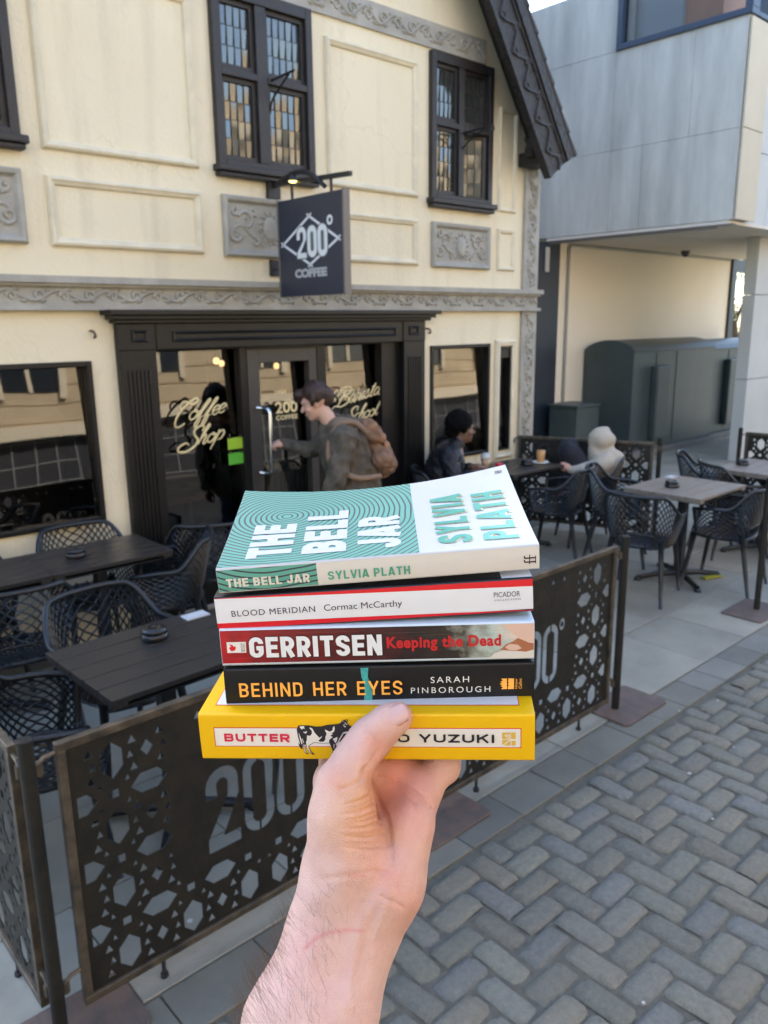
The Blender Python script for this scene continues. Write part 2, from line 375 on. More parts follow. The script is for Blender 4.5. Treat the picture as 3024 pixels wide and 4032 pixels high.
# ------------------------------------------------------------------ palette
def wall_mat():
    m = bpy.data.materials.new('cream_render'); m.use_nodes = True; nt = m.node_tree; N = nt.nodes; L = nt.links; b = N['Principled BSDF']; b.inputs['Roughness'].default_value = .75; b.inputs['Specular IOR Level'].default_value = .3
    tc = N.new('ShaderNodeTexCoord')
    def noise(sc_, det, st=(1, 1, 1), dist=0):
        mp = N.new('ShaderNodeMapping'); mp.inputs['Scale'].default_value = st; L.new(tc.outputs['Object'], mp.inputs[0]); n = N.new('ShaderNodeTexNoise'); n.inputs['Scale'].default_value = sc_; n.inputs['Detail'].default_value = det; n.inputs['Distortion'].default_value = dist; L.new(mp.outputs[0], n.inputs['Vector']); return n.outputs['Fac']
    def ramp(s, a, b_): r = N.new('ShaderNodeMapRange'); r.inputs['From Min'].default_value = a; r.inputs['From Max'].default_value = b_; L.new(s, r.inputs['Value']); return r.outputs[0]
    def mix(fac, A, Bc, k=1.0):
        q = N.new('ShaderNodeMath'); q.operation = 'MULTIPLY'; L.new(fac, q.inputs[0]); q.inputs[1].default_value = k
        mx = N.new('ShaderNodeMix'); mx.data_type = 'RGBA'; L.new(q.outputs[0], mx.inputs['Factor'])
        if isinstance(A, tuple): mx.inputs['A'].default_value = (*A, 1)
        else: L.new(A, mx.inputs['A'])
        mx.inputs['B'].default_value = (*Bc, 1); return mx.outputs['Result']
    c = mix(ramp(noise(.9, 5), .35, .7), (.75, .675, .495), (.70, .62, .44))
    c = mix(ramp(noise(3.0, 6, (2.2, 1, .22)), .52, .78), c, (.55, .48, .35), .55)         # rain streaks
    c = mix(ramp(noise(9.0, 8), .60, .78), c, (.62, .55, .42), .5)                        # patchy scuffs
    v = N.new('ShaderNodeTexVoronoi'); v.feature = 'DISTANCE_TO_EDGE'; v.inputs['Scale'].default_value = .85
    wn = N.new('ShaderNodeTexNoise'); wn.inputs['Scale'].default_value = 3; wn.inputs['Detail'].default_value = 6; L.new(tc.outputs['Object'], wn.inputs['Vector'])
    ad = N.new('ShaderNodeMix'); ad.data_type = 'RGBA'; ad.blend_type = 'ADD'; ad.inputs['Factor'].default_value = .55; L.new(tc.outputs['Object'], ad.inputs['A']); L.new(wn.outputs['Color'], ad.inputs['B']); L.new(ad.outputs['Result'], v.inputs['Vector'])
    cr = N.new('ShaderNodeMapRange'); cr.inputs['From Min'].default_value = .0; cr.inputs['From Max'].default_value = .006; cr.inputs['To Min'].default_value = 1; cr.inputs['To Max'].default_value = 0; L.new(v.outputs['Distance'], cr.inputs['Value'])
    mk = N.new('ShaderNodeMath'); mk.operation = 'MULTIPLY'; L.new(cr.outputs[0], mk.inputs[0]); L.new(ramp(noise(.7, 2), .50, .62), mk.inputs[1])
    c = mix(mk.outputs[0], c, (.42, .38, .29), .35); L.new(c, b.inputs['Base Color'])
    hs = N.new('ShaderNodeMath'); hs.operation = 'MULTIPLY_ADD'; L.new(noise(2.2, 5), hs.inputs[0]); hs.inputs[1].default_value = 3.0; L.new(noise(38, 4), hs.inputs[2])
    bp = N.new('ShaderNodeBump'); bp.inputs['Strength'].default_value = .35; bp.inputs['Distance'].default_value = .012; L.new(hs.outputs[0], bp.inputs['Height']); L.new(bp.outputs[0], b.inputs['Normal'])
    return m
M_CREAM = wall_mat()
M_CREAM2 = mat('cream_moulding', (0.74, 0.665, 0.49), 0.7, 0.2, 6.0, 0.15, 30.0)
M_GREY = mat('grey_stone_paint', (0.40, 0.385, 0.335), 0.75, 0.3, 6.0, 0.3, 40.0)
M_BLACK = mat('black_paint', (0.008, 0.0078, 0.008), 0.4, 0.3, 4.0, 0.12, 30.0, spec=0.35)
M_WOOD = mat('dark_stained_timber', (0.022, 0.019, 0.019), 0.5, 0.4, 9.0, 0.4, 40.0)
M_CARVE = mat('carved_timber', (0.026, 0.022, 0.021), 0.55, 0.6, 16.0, 2.2, 22.0)
M_ROOF = mat('roof_tile', (0.07, 0.06, 0.055), 0.8, 0.4, 7.0, 0.4, 20.0)
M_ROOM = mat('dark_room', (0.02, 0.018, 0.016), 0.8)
M_PANE = mat('leaded_glass', (0.05, 0.055, 0.05), 0.06, 0.5, 3.0, spec=0.5, ior=1.9)
M_LEAD = mat('window_lead', (0.03, 0.03, 0.032), 0.5)
M_GLASS = glass_mat('shop_glass', (0.40, 0.40, 0.40), 2.05, wav=0.004, wscale=1.1)
M_GOLD = mat('gilt_letter', (0.75, 0.62, 0.33), 0.4, metal=0.2)
M_CHROME = mat('brushed_steel', (0.6, 0.6, 0.6), 0.25, metal=1.0)
M_CONC = mat('fair_faced_concrete', (0.60, 0.61, 0.555), 0.7, 0.40, 1.7, 0.15, 12.0, stretch=(1.6, 1.6, 0.30))
M_CONC2 = mat('pale_concrete', (0.52, 0.53, 0.50), 0.8, 0.12, 1.2, 0.12, 14.0)
M_CREAMW = mat('passage_wall_paint', (0.84, 0.76, 0.61), 0.7, 0.08, 0.7)
M_SOFFIT = mat('soffit_paint', (0.66, 0.61, 0.53), 0.8, 0.1, 2.0)
M_NAVY = mat('navy_metal', (0.02, 0.03, 0.045), 0.45, 0.2, 4.0)
M_CAB = mat('dark_green_cabinet', (0.055, 0.077, 0.08), 0.42, 0.3, 2.5, 0.06, 20.0)
M_RUST = mat('rusty_steel', (0.013, 0.0145, 0.0135), 0.48, scale=11.0, var=0.6, var2=(0.032, 0.027, 0.021), spec=0.3, bump=0.2, bscale=60.0, metal=0.3)
M_RUSTP = mat('rusted_plate', (0.135, 0.085, 0.062), 0.7, scale=14.0, var=0.5, var2=(0.075, 0.06, 0.052), bump=0.3, bscale=50.0)
M_EDGE = mat('worn_steel_edge', (0.15, 0.12, 0.085), 0.42, scale=16.0, var=0.6, var2=(0.04, 0.035, 0.03), metal=0.5, bump=0.15, bscale=60.0)
M_RESIN = mat('charcoal_resin', (0.011, 0.0135, 0.017), 0.4, 0.15, 30.0)
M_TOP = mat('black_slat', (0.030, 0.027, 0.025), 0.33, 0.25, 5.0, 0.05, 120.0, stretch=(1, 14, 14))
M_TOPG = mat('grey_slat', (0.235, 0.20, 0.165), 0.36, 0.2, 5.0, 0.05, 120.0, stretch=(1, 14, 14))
M_IRON = mat('black_iron', (0.018, 0.018, 0.02), 0.5, 0.2, 20.0, 0.2, 60.0)
M_ASH = mat('black_melamine', (0.012, 0.012, 0.014), 0.12)
M_SETT = mat('granite_sett', (1, 1, 1), 0.75, 0.30, 48.0, 0.8, 150.0, attr='Col')
M_FLAG = mat('york_flagstone', (1, 1, 1), 0.75, 0.32, 2.4, 0.18, 50.0, attr='Col')
M_DIRT = mat('joint_grit', (0.128, 0.117, 0.09), 0.95, 0.4, 30.0, 0.5, 120.0)
M_WHITE = mat('white_print', (0.82, 0.81, 0.78), 0.45)
M_PAGE = mat('page_block', (0.68, 0.62, 0.50), 0.9, 0.15, 900.0, stretch=(1, 1, 9))
M_SKIN = None
# ================================================================== GROUND
def structure(name, V, F, m, **kw):
    o = mesh_obj(name, V, F, m, **kw); o['kind'] = 'structure'; return o
structure('ground', [(-60,-60,-.0115),(80,-60,-.0115),(80,90,-.0115),(-60,90,-.0115)], [(0,1,2,3)], M_DIRT)
def setts():
    rng = random.Random(3); V = []; F = []; col = []
    U = 0.1015; lx, ly = 2*U, U; prof = [0.0, .10, .28, .5, .72, .90, 1.0]
    def stone(x0, y0, w_, h_):
        g = 0.0018+rng.random()*.002; x0 += g+rng.uniform(-.003,.003); y0 += g+rng.uniform(-.003,.003); w_ -= 2*g+rng.uniform(0,.006); h_ -= 2*g+rng.uniform(0,.006); th_ = rng.gauss(0, .022); cth, sth = math.cos(th_), math.sin(th_); mx_, my_ = x0+w_/2, y0+h_/2
        n = len(V); k = len(prof); tone = rng.choice([(.192,.178,.135),(.195,.181,.137),(.185,.177,.143),(.197,.178,.133),(.187,.179,.136),(.190,.177,.140),(.180,.176,.150),(.201,.179,.131)])
        s_ = rng.uniform(.86, 1.12); zt = rng.uniform(-.004,.004); tx = rng.uniform(-.015,.015); ty = rng.uniform(-.015,.015); ro = rng.uniform(.012,.030)
        ph = [rng.uniform(0, 6.28) for _ in range(3)]
        for b in prof:
            for a in prof:
                ex = min(a, 1-a)*w_; ey = min(b, 1-b)*h_
                dx = max(0, ro-ex)/ro; dy = max(0, ro-ey)/ro; d = min(1.2, math.hypot(dx, dy))
                z = -0.0115*d**3.0+zt+(a-.5)*tx*w_*4+(b-.5)*ty*h_*4+.0012*math.sin(9*a+ph[0])*math.sin(7*b+ph[1])
                px = x0+a*w_; py = y0+b*h_
                if dx > .55 and dy > .55:            # rounded corners in plan
                    cx = x0+(ro if a < .5 else w_-ro)*.5+(.0 if a < .5 else w_*.5); cy = y0+(ro if b < .5 else h_-ro)*.5+(0 if b < .5 else h_*.5)
                    px += (cx-px)*.26; py += (cy-py)*.26
                px, py = mx_+(px-mx_)*cth-(py-my_)*sth, my_+(px-mx_)*sth+(py-my_)*cth
                V.append((px, py, z)); kk = s_; col.append(tuple(c*kk for c in tone))
        for j in range(k-1):
            for i in range(k-1): F.append((n+j*k+i, n+j*k+i+1, n+(j+1)*k+i+1, n+(j+1)*k+i))
    # 90-degree herringbone: period 4U along the diagonal steps
    for j in range(-16, 18):
        for i in range(-14, 92):
            k = (i-j) % 4
            x = 1.97+i*U; y = 1.445+j*U
            if k == 0: wd, hd = 2*U, U
            elif k == 3: wd, hd = U, 2*U
            else: continue
            if y > 1.72 or y < -.6: continue
            hd = min(hd, 1.776-y)
            if x < .55 and y < .2: continue
            if x > 6 and y < .2: continue
            stone(x, y, wd, hd)
    return V, F, col
V, F, col = setts()
structure('cobbled_road', V, F, M_SETT, smooth=True, col=col, origin=(0, 0, 0))
def flags():
    rng = random.Random(11); V = []; F = []; col = []
    def slab(x0, x1, y0, y1, base=.16):
        g = .0022; x0 += g; x1 -= g; y0 += g; y1 -= g; n = len(V); b = .003; z = rng.uniform(-.002, .002)
        t = rng.choice([(1,.945,.745),(.98,.95,.78),(1,.93,.73),(.97,.95,.79),(1.02,.96,.76)]); s_ = base*rng.uniform(.88, 1.14)
        for q, zz in ((0, z-.03), (0, z-b), (b, z)):
            for x, y in ((x0+q, y0+q), (x1-q, y0+q), (x1-q, y1-q), (x0+q, y1-q)): V.append((x, y, zz)); col.append(tuple(c*s_ for c in t))
        for l in (0, 1):
            for i in range(4): F.append((n+l*4+i, n+l*4+(i+1) % 4, n+l*4+4+(i+1) % 4, n+l*4+4+i))
        F.append((n+8, n+9, n+10, n+11))
    x = -2.0
    while x < 9.5:                                  # edging course beside the cobbles
        w_ = rng.uniform(.2, .36); slab(x, x+w_, 1.778, 1.975, .175*rng.uniform(.85, 1.15)); x += w_
    y = 1.98; row = 0
    while y < 9.0:
        d = rng.choice([.42, .5, .56]); x = -3.0-rng.random()*.5
        while x < 22:
            w_ = rng.uniform(.5, .95)
            if not (y+d > 4.95 and x < 6.6): slab(x, x+w_, y, y+d, .29)
            x += w_
        y += d; row += 1
    y = 1.975
    while y > -1:                                   # beyond the setts on the right
        d = .45; y -= d; x = 9.6
        while x < 22: slab(x, x+.7, y, y+d, .2); x += .7
    return V, F, col
V, F, col = flags()
structure('pavement', V, F, M_FLAG, col=col, origin=(0, 0, 0))
# pale flecks of trodden chewing gum on the paving
rng = random.Random(5); gb = MB()
for i in range(70):
    x, y = rng.uniform(.9, 6.5), rng.uniform(.7, 3.9); r = rng.uniform(.005, .012)
    gb.lathe([(r, -.002), (r*.8, .0012), (r*.2, .0016)], (x, y, .001), 8)
tag(gb.build('trodden_gum', mat('gum', (.42,.41,.38), .8)), 'small pale flecks of trodden gum scattered over the paving', 'gum', kind='stuff')

# ================================================================== CAFE BUILDING
WY = 4.9
EX = 3.37                                           # gable centre line
bld = thing('cafe_building', 'cream rendered gabled coffee shop with dark timber windows and grey carved bands', 'building', (3.37, 4.9, 0))
holes = [(.93,1.73,3.03,4.10),(2.985,3.785,3.03,4.11),(4.985,5.745,3.0,4.10),(2.18,4.89,0.0,2.03),(1.12,2.015,.78,1.79),(5.005,5.79,.78,1.80),(5.925,6.095,.78,1.765)]
def wall_mesh():
    xs = sorted({.27, 6.46, *[h[0] for h in holes], *[h[1] for h in holes]}); zs = sorted({-.02, 3.45, 7.4, *[h[2] for h in holes], *[h[3] for h in holes]})
    zs = [z for z in zs if z != 0.0]
    bm = bmesh.new(); vc = {}
    def v(x, z):
        if (x, z) not in vc: vc[(x, z)] = bm.verts.new((x, WY, z))
        return vc[(x, z)]
    for i in range(len(xs)-1):
        for j in range(len(zs)-1):
            cx, cz = (xs[i]+xs[i+1])/2, (zs[j]+zs[j+1])/2
            if any(a < cx < b and c < cz < d for a, b, c, d in holes): continue
            bm.faces.new([v(xs[i], zs[j]), v(xs[i+1], zs[j]), v(xs[i+1], zs[j+1]), v(xs[i], zs[j+1])])
    for sx in (1, -1):                              # slopes of the gable
        p = Vector((EX+sx*3.09, WY, 3.40)); n = Vector((sx*1.396, 0, 1)).normalized()
        bmesh.ops.bisect_plane(bm, geom=bm.verts[:]+bm.edges[:]+bm.faces[:], plane_co=p, plane_no=n, clear_outer=True)
    V = [q.co[:] for q in bm.verts]; bm.verts.index_update(); F = [tuple(q.index for q in f.verts) for f in bm.faces]; bm.free()
    return V, F
V, F = wall_mesh()
wl = mesh_obj('wall', V, F, M_CREAM, bld); sm = wl.modifiers.new('thick', 'SOLIDIFY'); sm.thickness = .16; sm.offset = -1
m = MB(); m.box(.27, .43, WY+.165, 12.4, -.02, 3.38); m.box(6.30, 6.46, WY+.165, 12.4, -.02, 3.38); m.build('side_wall', M_CREAM, bld)
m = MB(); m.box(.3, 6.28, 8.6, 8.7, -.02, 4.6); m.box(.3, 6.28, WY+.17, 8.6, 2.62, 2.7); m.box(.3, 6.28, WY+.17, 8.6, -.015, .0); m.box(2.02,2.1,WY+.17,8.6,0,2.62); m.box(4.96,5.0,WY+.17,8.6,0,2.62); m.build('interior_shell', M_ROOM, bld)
# roof slopes with lapped tiles
def roof():
    m = MB(); L = 4.55; dx, dz = math.cos(math.atan(1.396)), math.sin(math.atan(1.396))
    for sx in (1, -1):
        ex, ez = EX+sx*3.09, 3.43
        for i in range(22):
            a = i*.21; x0 = ex-sx*dx*a; z0 = ez+dz*a; x1 = ex-sx*dx*(a+.23); z1 = ez+dz*(a+.23); o = .02
            if sx*(x1-EX) < -.12: continue
            V = []
            for y in (4.50, 12.5):
                for (x, z, t) in ((x0, z0, .035), (x1, z1, .012)):
                    V.append((x, y, z)); V.append((x+sx*dz*t, y, z+dx*t))
            m.add(V, [(0,2,3,1),(4,5,7,6),(1,3,7,5),(0,4,6,2),(0,1,5,4),(2,6,7,3)])
    return m
roof().build('roof', M_ROOF, bld)
for sx in (1, -1):                                  # carved bargeboards under the verge
    m = MB(); a = Vector((EX+sx*3.02, 4.56, 3.40)); b = Vector((EX+sx*.0, 4.56, 3.40+3.02*1.396))
    d = (b-a).normalized(); nrm = Vector((sx*d.z, 0, abs(d.x)))
    nrm = Vector((sx*abs(d.z), 0, abs(d.x)))
    m.bar(a-nrm*.155, b-nrm*.155, .05, .25, (nrm.x, 0, nrm.z)); m.bar(a+nrm*.02+Vector((0,-.02,0)), b+nrm*.02+Vector((0,-.02,0)), .07, .10, (nrm.x, 0, nrm.z))
    m.bar(a-nrm*.295, b-nrm*.295, .075, .032, (nrm.x, 0, nrm.z)); m.bar(a-nrm*.045, b-nrm*.045, .075, .03, (nrm.x, 0, nrm.z))
    m.bar(a+nrm*.02+Vector((0,.17,0)), b+nrm*.02+Vector((0,.17,0)), .3, .05, (nrm.x, 0, nrm.z))
    Lb = (b-a).length; pts = []                     # running vine
    for i in range(200):
        t = i/199; q = a+d*Lb*t-nrm*.165+nrm*.06*math.sin(t*Lb*2*math.pi/.28); pts.append((q.x, 4.533, q.z))
    m.tube(pts, .016, 5)
    for i in range(int(Lb/.14)):
        t = (i+.5)*.14/Lb; q = a+d*Lb*t-nrm*(.165+.055*(1 if i % 2 else -1)); sp = []
        for k in range(9): an = k*.7; r = .045*(1-k/10); sp.append((q.x+r*math.cos(an), 4.533, q.z+r*math.sin(an)))
        m.tube(sp, .012, 5)
    m.build('bargeboard', M_CARVE, bld)
    m = MB(); cx = EX+sx*2.76
    m.box(min(cx, cx+sx*.24), max(cx, cx+sx*.24), 4.56, 4.88, 3.36, 3.47); m.lathe([(.0,-.09),(.05,-.08),(.075,-.03),(.06,.03),(.08,.07),(.05,.10)], (cx-sx*.01, 4.72, 3.5), 12)
    m.build('eaves_corbel', M_WOOD, bld)
# carved grey bands
def scroll_band(m, x0, x1, z0, z1, y, vert=False, per=.30):
    zc = (z0+z1)/2; A = (z1-z0)*.30; r = .0125; L = x1-x0; n = int(L/per*14)
    P = lambda a, b: ((a, y, b) if not vert else (b, y, a))
    m.tube([P(x0+L*i/n, zc+A*math.sin(2*math.pi*(L*i/n)/per)) for i in range(n+1)], r, 5, flat=(1, y, 1.2))
    k = int(L/per*2)
    for i in range(k):
        s = 1 if i % 2 else -1; cx = x0+(i+.5)*per/2; cz = zc+s*A*.12; sp = []
        for q in range(13): an = q*.62+(0 if s > 0 else math.pi); rr = A*1.02*(1-q/14.5); sp.append(P(cx+.03*(1 if i%2 else 1)+rr*math.cos(an)*1.05, cz-s*.0+s*rr*math.sin(an)))
        m.tube(sp, [r*(1-.03*q) for q in range(13)], 5, flat=(1, y, 1.2))
        for q in (-1, 1):                            # leaves
            lx = cx+q*per*.17; lz = zc-s*A*(1.0); m.add([P(lx-.03, lz), P(lx, lz+.024), P(lx+.032, lz+.004*q), P(lx, lz-.02), ] + [ (lambda t: (t[0], y-.018, t[2]))(P(lx, lz)) ], [(0,1,4),(1,2,4),(2,3,4),(3,0,4)])
def band(name, x0, x1, z0, z1, proj=.02, lips=True):
    m = MB(); y = WY-proj
    m.box(x0, x1, y, WY+.01, z0, z1)
    if lips:
        m.box(x0, x1+.03, WY-.075, WY-.001, z1-.028, z1+.012); m.box(x0, x1+.015, WY-.05, WY-.001, z1-.046, z1-.0285); m.box(x0, x1+.015, WY-.055, WY-.001, z0-.006, z0+.022)
        scroll_band(m, x0+.02, x1-.01, z0+.03, z1-.05, y-.002)
    else: scroll_band(m, x0+.02, x1-.01, z0+.02, z1-.02, y-.002)
    m.build(name, M_GREY, bld)
band('carved_band', .26, 6.47, 2.098, 2.275)
band('carved_band', .3, 5.66, 4.115, 4.30, lips=False)
m = MB(); m.box(6.25, 6.472, WY-.016, WY+.01, -.02, 2.09); m.box(6.25, 6.472, WY-.016, WY+.01, 2.29, 3.5)
for zz in ((.05, 2.06), (2.32, 3.48)): scroll_band(m, zz[0], zz[1], 6.275, 6.445, WY-.018, vert=True, per=.26)
m.box(6.236, 6.2498, WY-.03, WY+.01, -.02, 2.09); m.box(6.236, 6.2498, WY-.03, WY+.01, 2.29, 3.55)
m.build('corner_strip', M_GREY, bld)
# raised plaster panels
PROF = [(0,0),(0,.012),(.010,.030),(.022,.034),(.034,.024),(.046,.018),(.054,.0)]
def panel(x0, x1, z0, z1, prof=PROF, mm=None):
    m = MB(); m.frame(x0, x1, z0, z1, prof, WY); m.build('wall_panel', mm or M_CREAM2, bld)
for x0, x1 in ((1.85, 2.85), (3.92, 4.85)):
    panel(x0, x1, 2.985, 3.985); panel(x0, x1, 2.455, 2.845 if x0 < 3 else 2.82)
PN = [(0,0),(0,.010),(.012,.026),(.03,.020),(.042,.0)]
panel(5.865, 6.115, 2.96, 3.82, PN); panel(5.865, 6.115, 2.45, 2.815, PN)
panel(2.0, 4.6, 4.37, 5.0); 
panel(5.865, 6.155, .70, 1.83, [(0,0),(0,.02),(.02,.04),(.055,.03),(.06,-.04)])
def relief(x0, x1, z0, z1):
    m = MB(); m.frame(x0, x1, z0, z1, [(0,0),(0,.03),(.012,.046),(.03,.04),(.045,.016),(.05,.012)], WY)
    y = WY-.012; m.box(x0+.049, x1-.049, y, WY-.0005, z0+.049, z1-.049)
    cx, cz = (x0+x1)/2, (z0+z1)/2; w_ = (x1-x0)/2-.06; h_ = (z1-z0)/2-.06
    m.add(*dome(cx, y, cz-.005, .062, .085, .03))
    for k in range(14): a = k*2*math.pi/14; m.tube([(cx+.07*math.cos(a), y-.004, cz+.09*math.sin(a)), (cx+.105*math.cos(a+.2), y-.008, cz+.115*math.sin(a+.2))], [.010,.004], 5)
    for s in (1, -1):
        for (ox, oz, r0, ph, tu) in ((.20,.045,.066,.4,9.5),(.30,-.055,.052,3.0,8.5),(.13,-.10,.035,1.0,7),(.29,.105,.032,2,7),(.14,.115,.03,4,6)):
            sp = []
            for q in range(16):
                an = ph+q*tu/16; rr = r0*(1-q/19); sp.append((cx+s*(min(ox, w_-.03)+rr*math.cos(an)), y-.004, cz+oz*h_/.14*.95+rr*math.sin(an)))
            m.tube(sp, [.0145*(1-.035*q) for q in range(16)], 6)
        m.tube(catmull([(cx+s*.06, y-.003, cz-.12*h_/.14), (cx+s*.16, y-.006, cz-.05), (cx+s*.24, y-.003, cz+.01), (cx+s*(w_-.01), y-.006, cz-.02)], 5), .009, 6)
    m.build('relief_panel', M_GREY, bld, smooth=False)
def dome(cx, y, cz, rx, rz_, d, n=14, k=5):
    V = [(cx, y-d, cz)]; F = []
    for i in range(1, k+1):
        a = i/k*math.pi/2
        for j in range(n): t = 2*math.pi*j/n; V.append((cx+rx*math.sin(a)*math.cos(t), y-d*math.cos(a), cz+rz_*math.sin(a)*math.sin(t)))
    for j in range(n): F.append((0, 1+(j+1) % n, 1+j))
    for i in range(k-1):
        for j in range(n): a = 1+i*n+j; b = 1+i*n+(j+1) % n; F.append((a, b, b+n, a+n))
    return V, F
relief(.98, 1.712, 2.46, 2.86); relief(3.005, 3.765, 2.45, 2.845); relief(5.01, 5.745, 2.45, 2.815)
# upper windows: dark timber frame, four leaded lights
rng = random.Random(21)
def window(x0, x1, z0, z1, mull, trans, fac, open_light=False):
    m = MB(); Y0, Y1 = WY-.045, WY+.09; W = .055
    m.box(x0, x0+W, Y0, Y1, z0, z1); m.box(x1-W, x1, Y0, Y1, z0, z1); m.box(x0+W, x1-W, Y0, Y1, z1-.075, z1); m.box(x0+W, x1-W, Y0, Y1, z0, z0+.035)
    a, b = mull; m.box(a, b, Y0+.004, Y1, z0+.035, z1-.075)
    t0, t1 = trans
    for p, q in ((x0+W, a), (b, x1-W)): m.box(p, q, Y0+.002, Y1, t0, t1)
    f = m.build('window', M_WOOD, bld, bevel=.005)
    s = MB(); s.box(x0-.025, x1+.03, WY-.085, WY+.02, z0-.045, z0-.001); s.box(x0-.01, x1+.015, WY-.065, WY+.02, z0-.075, z0-.0455); s.build('sill', M_WOOD, f, bevel=.008)
    for p, q in ((x0+W, a), (b, x1-W)):
        for u, v in ((z0+.035, t0), (t1, z1-.075)):
            opened = open_light and p > a and u < t0
            c = MB(); cw = .028
            hx = q; rot = rad(-32) if opened else 0
            def put(x, y, z):
                if not opened: return (x, y, z)
                dx = x-hx; dy = y-(WY-.0); return (hx+dx*math.cos(rot)-dy*math.sin(rot), WY+dx*math.sin(rot)+dy*math.cos(rot), z)
            def bx(xa, xb, ya, yb, za, zb):
                n0 = len(c.v); c.box(xa, xb, ya, yb, za, zb)
                for i in range(n0, len(c.v)): c.v[i] = put(*c.v[i])
            ya, yb = WY-.012, WY+.03
            bx(p, p+cw, ya, yb, u, v); bx(q-cw, q, ya, yb, u, v); bx(p+cw, q-cw, ya, yb, v-cw, v); bx(p+cw, q-cw, ya, yb, u, u+cw+.006)
            cf = c.build('casement', M_WOOD, f)
            g = MB(); ld = MB(); nx = max(3, round((q-p-2*cw)/.058)); nz = max(3, round((v-u-2*cw)/.115))
            gx = (q-p-2*cw)/nx; gz = (v-u-2*cw)/nz
            for i in range(nx):
                for j in range(nz):
                    xa = p+cw+i*gx; za = u+cw+j*gz; tx, tz = rng.gauss(0, .014), rng.gauss(-.055, .018)
                    g.add([put(xx, WY+.012+(xx-xa-gx/2)*tx+(zz-za-gz/2)*tz, zz) for xx, zz in ((xa, za), (xa+gx, za), (xa+gx, za+gz), (xa, za+gz))], [(0,1,2,3)])
            c = ld
            for i in range(1, nx): bx(p+cw+i*gx-.002, p+cw+i*gx+.002, WY+.004, WY+.02, u+cw, v-cw)
            for j in range(1, nz): bx(p+cw, q-cw, WY+.0045, WY+.0195, u+cw+j*gz-.002, u+cw+j*gz+.002)
            pn = mesh_obj('pane', g.v+ld.v, g.f+[tuple(i+len(g.v) for i in t) for t in ld.f], None, f, mats=[M_PANE, M_LEAD], fmat=[0]*len(g.f)+[1]*len(ld.f))
    return f
window(.93, 1.73, 3.03, 4.10, (1.29, 1.37), (3.575, 3.62), 0)
window(2.985, 3.785, 3.03, 4.11, (3.315, 3.40), (3.575, 3.62), 0)
window(4.985, 5.745, 3.0, 4.10, (5.31, 5.375), (3.555, 3.60), 0, open_light=True)
# ground floor plain windows
for x0, x1, z0, z1, fw_ in ((1.12, 2.015, .78, 1.79, .032), (5.005, 5.79, .78, 1.80, .03), (5.925, 6.095, .78, 1.765, .018)):
    m = MB(); ya, yb = WY-.022, WY+.06
    m.box(x0, x0+fw_, ya, yb, z0, z1); m.box(x1-fw_, x1, ya, yb, z0, z1); m.box(x0+fw_, x1-fw_, ya, yb, z1-fw_, z1); m.box(x0+fw_, x1-fw_, ya, yb, z0, z0+fw_)
    if x1-x0 < .3: m.box(x0+fw_, x1-fw_, ya+.01, yb, 1.66, z1-fw_)
    f = m.build('window', M_BLACK, bld, bevel=.004)
    V, F = grid2d(1, 1); mesh_obj('pane', [(x0+fw_+(x1-x0-2*fw_)*u, WY+.006+(z1-z0)*v*.065, z0+fw_+(z1-z0-2*fw_)*v) for u, v in V], F, M_GLASS, f)
# blinds/back panels seen behind the ground-floor panes
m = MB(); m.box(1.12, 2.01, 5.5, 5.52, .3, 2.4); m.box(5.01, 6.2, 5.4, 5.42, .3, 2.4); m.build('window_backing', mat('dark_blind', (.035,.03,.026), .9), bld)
# ---- shopfront
m = MB()
m.box(2.10, 4.985, WY-.16, WY-.001, 2.062, 2.094); m.box(2.13, 4.955, WY-.125, WY-.001, 2.035, 2.0618); m.box(2.155, 4.925, WY-.095, WY-.001, 2.012, 2.0348)
m.box(2.18, 4.89, WY-.06, WY+.16, 1.845, 2.0118)
m.build('cornice', M_BLACK, bld, bevel=.004)
m = MB()
for a, b, z0, z1 in ((2.27,2.375,1.895,1.97),(2.55,4.55,1.893,1.96),(4.70,4.81,1.895,1.97)): m.frame(a, b, z0, z1, [(0,0),(0,.010),(.008,.014),(.018,.008),(.02,-.0)], WY-.06)
for xx in (2.44, 4.635): m.box(xx-.006, xx+.006, WY-.068, WY-.0605, 1.85, 2.01)
m.build('entablature_moulding', M_BLACK, bld)
for x0, x1 in ((2.18, 2.43), (4.645, 4.89)):
    m = MB(); m.box(x0, x1, WY-.055, WY+.15, .16, 1.8448); m.box(x0-.012, x1+.012, WY-.075, WY+.15, -.02, .1598)
    for k in range(6): xx = x0+.055+k*.0275; m.box(xx-.008, xx+.008, WY-.064, WY-.0552, .30, 1.72)
    m.build('pilaster', M_BLACK, bld, bevel=.003)
GY = WY+.04
def frame_bars(xs, y0, y1, z0, z1, wl, wr, wt, wb):
    m = MB(); a, b = xs; m.box(a, a+wl, y0, y1, z0, z1); m.box(b-wr, b, y0, y1, z0, z1); m.box(a+wl, b-wr, y0, y1, z1-wt, z1); m.box(a+wl, b-wr, y0, y1, z0, z0+wb); return m
def pane(x0, x1, z0, z1, y, par, name='pane'):
    V, F = grid2d(1, 1); return mesh_obj(name, [(x0+(x1-x0)*u, y+.004+(z1-z0)*v*.06, z0+(z1-z0)*v) for u, v in V], F, M_GLASS, par)
sh1 = frame_bars((2.43, 3.15), GY-.03, GY+.05, 0, 1.8448, .012, .055, .012, .32).build('shop_window', M_BLACK, bld, bevel=.003)
pane(2.442, 3.095, .32, 1.833, GY, sh1)
door = frame_bars((3.152, 3.775), GY-.035, GY+.03, .02, 1.822, .10, .075, .095, .26).build('door', mat('door_paint', (.045,.040,.035), .45, .2, 5), bld, bevel=.003)
pane(3.252, 3.70, .28, 1.727, GY, door)
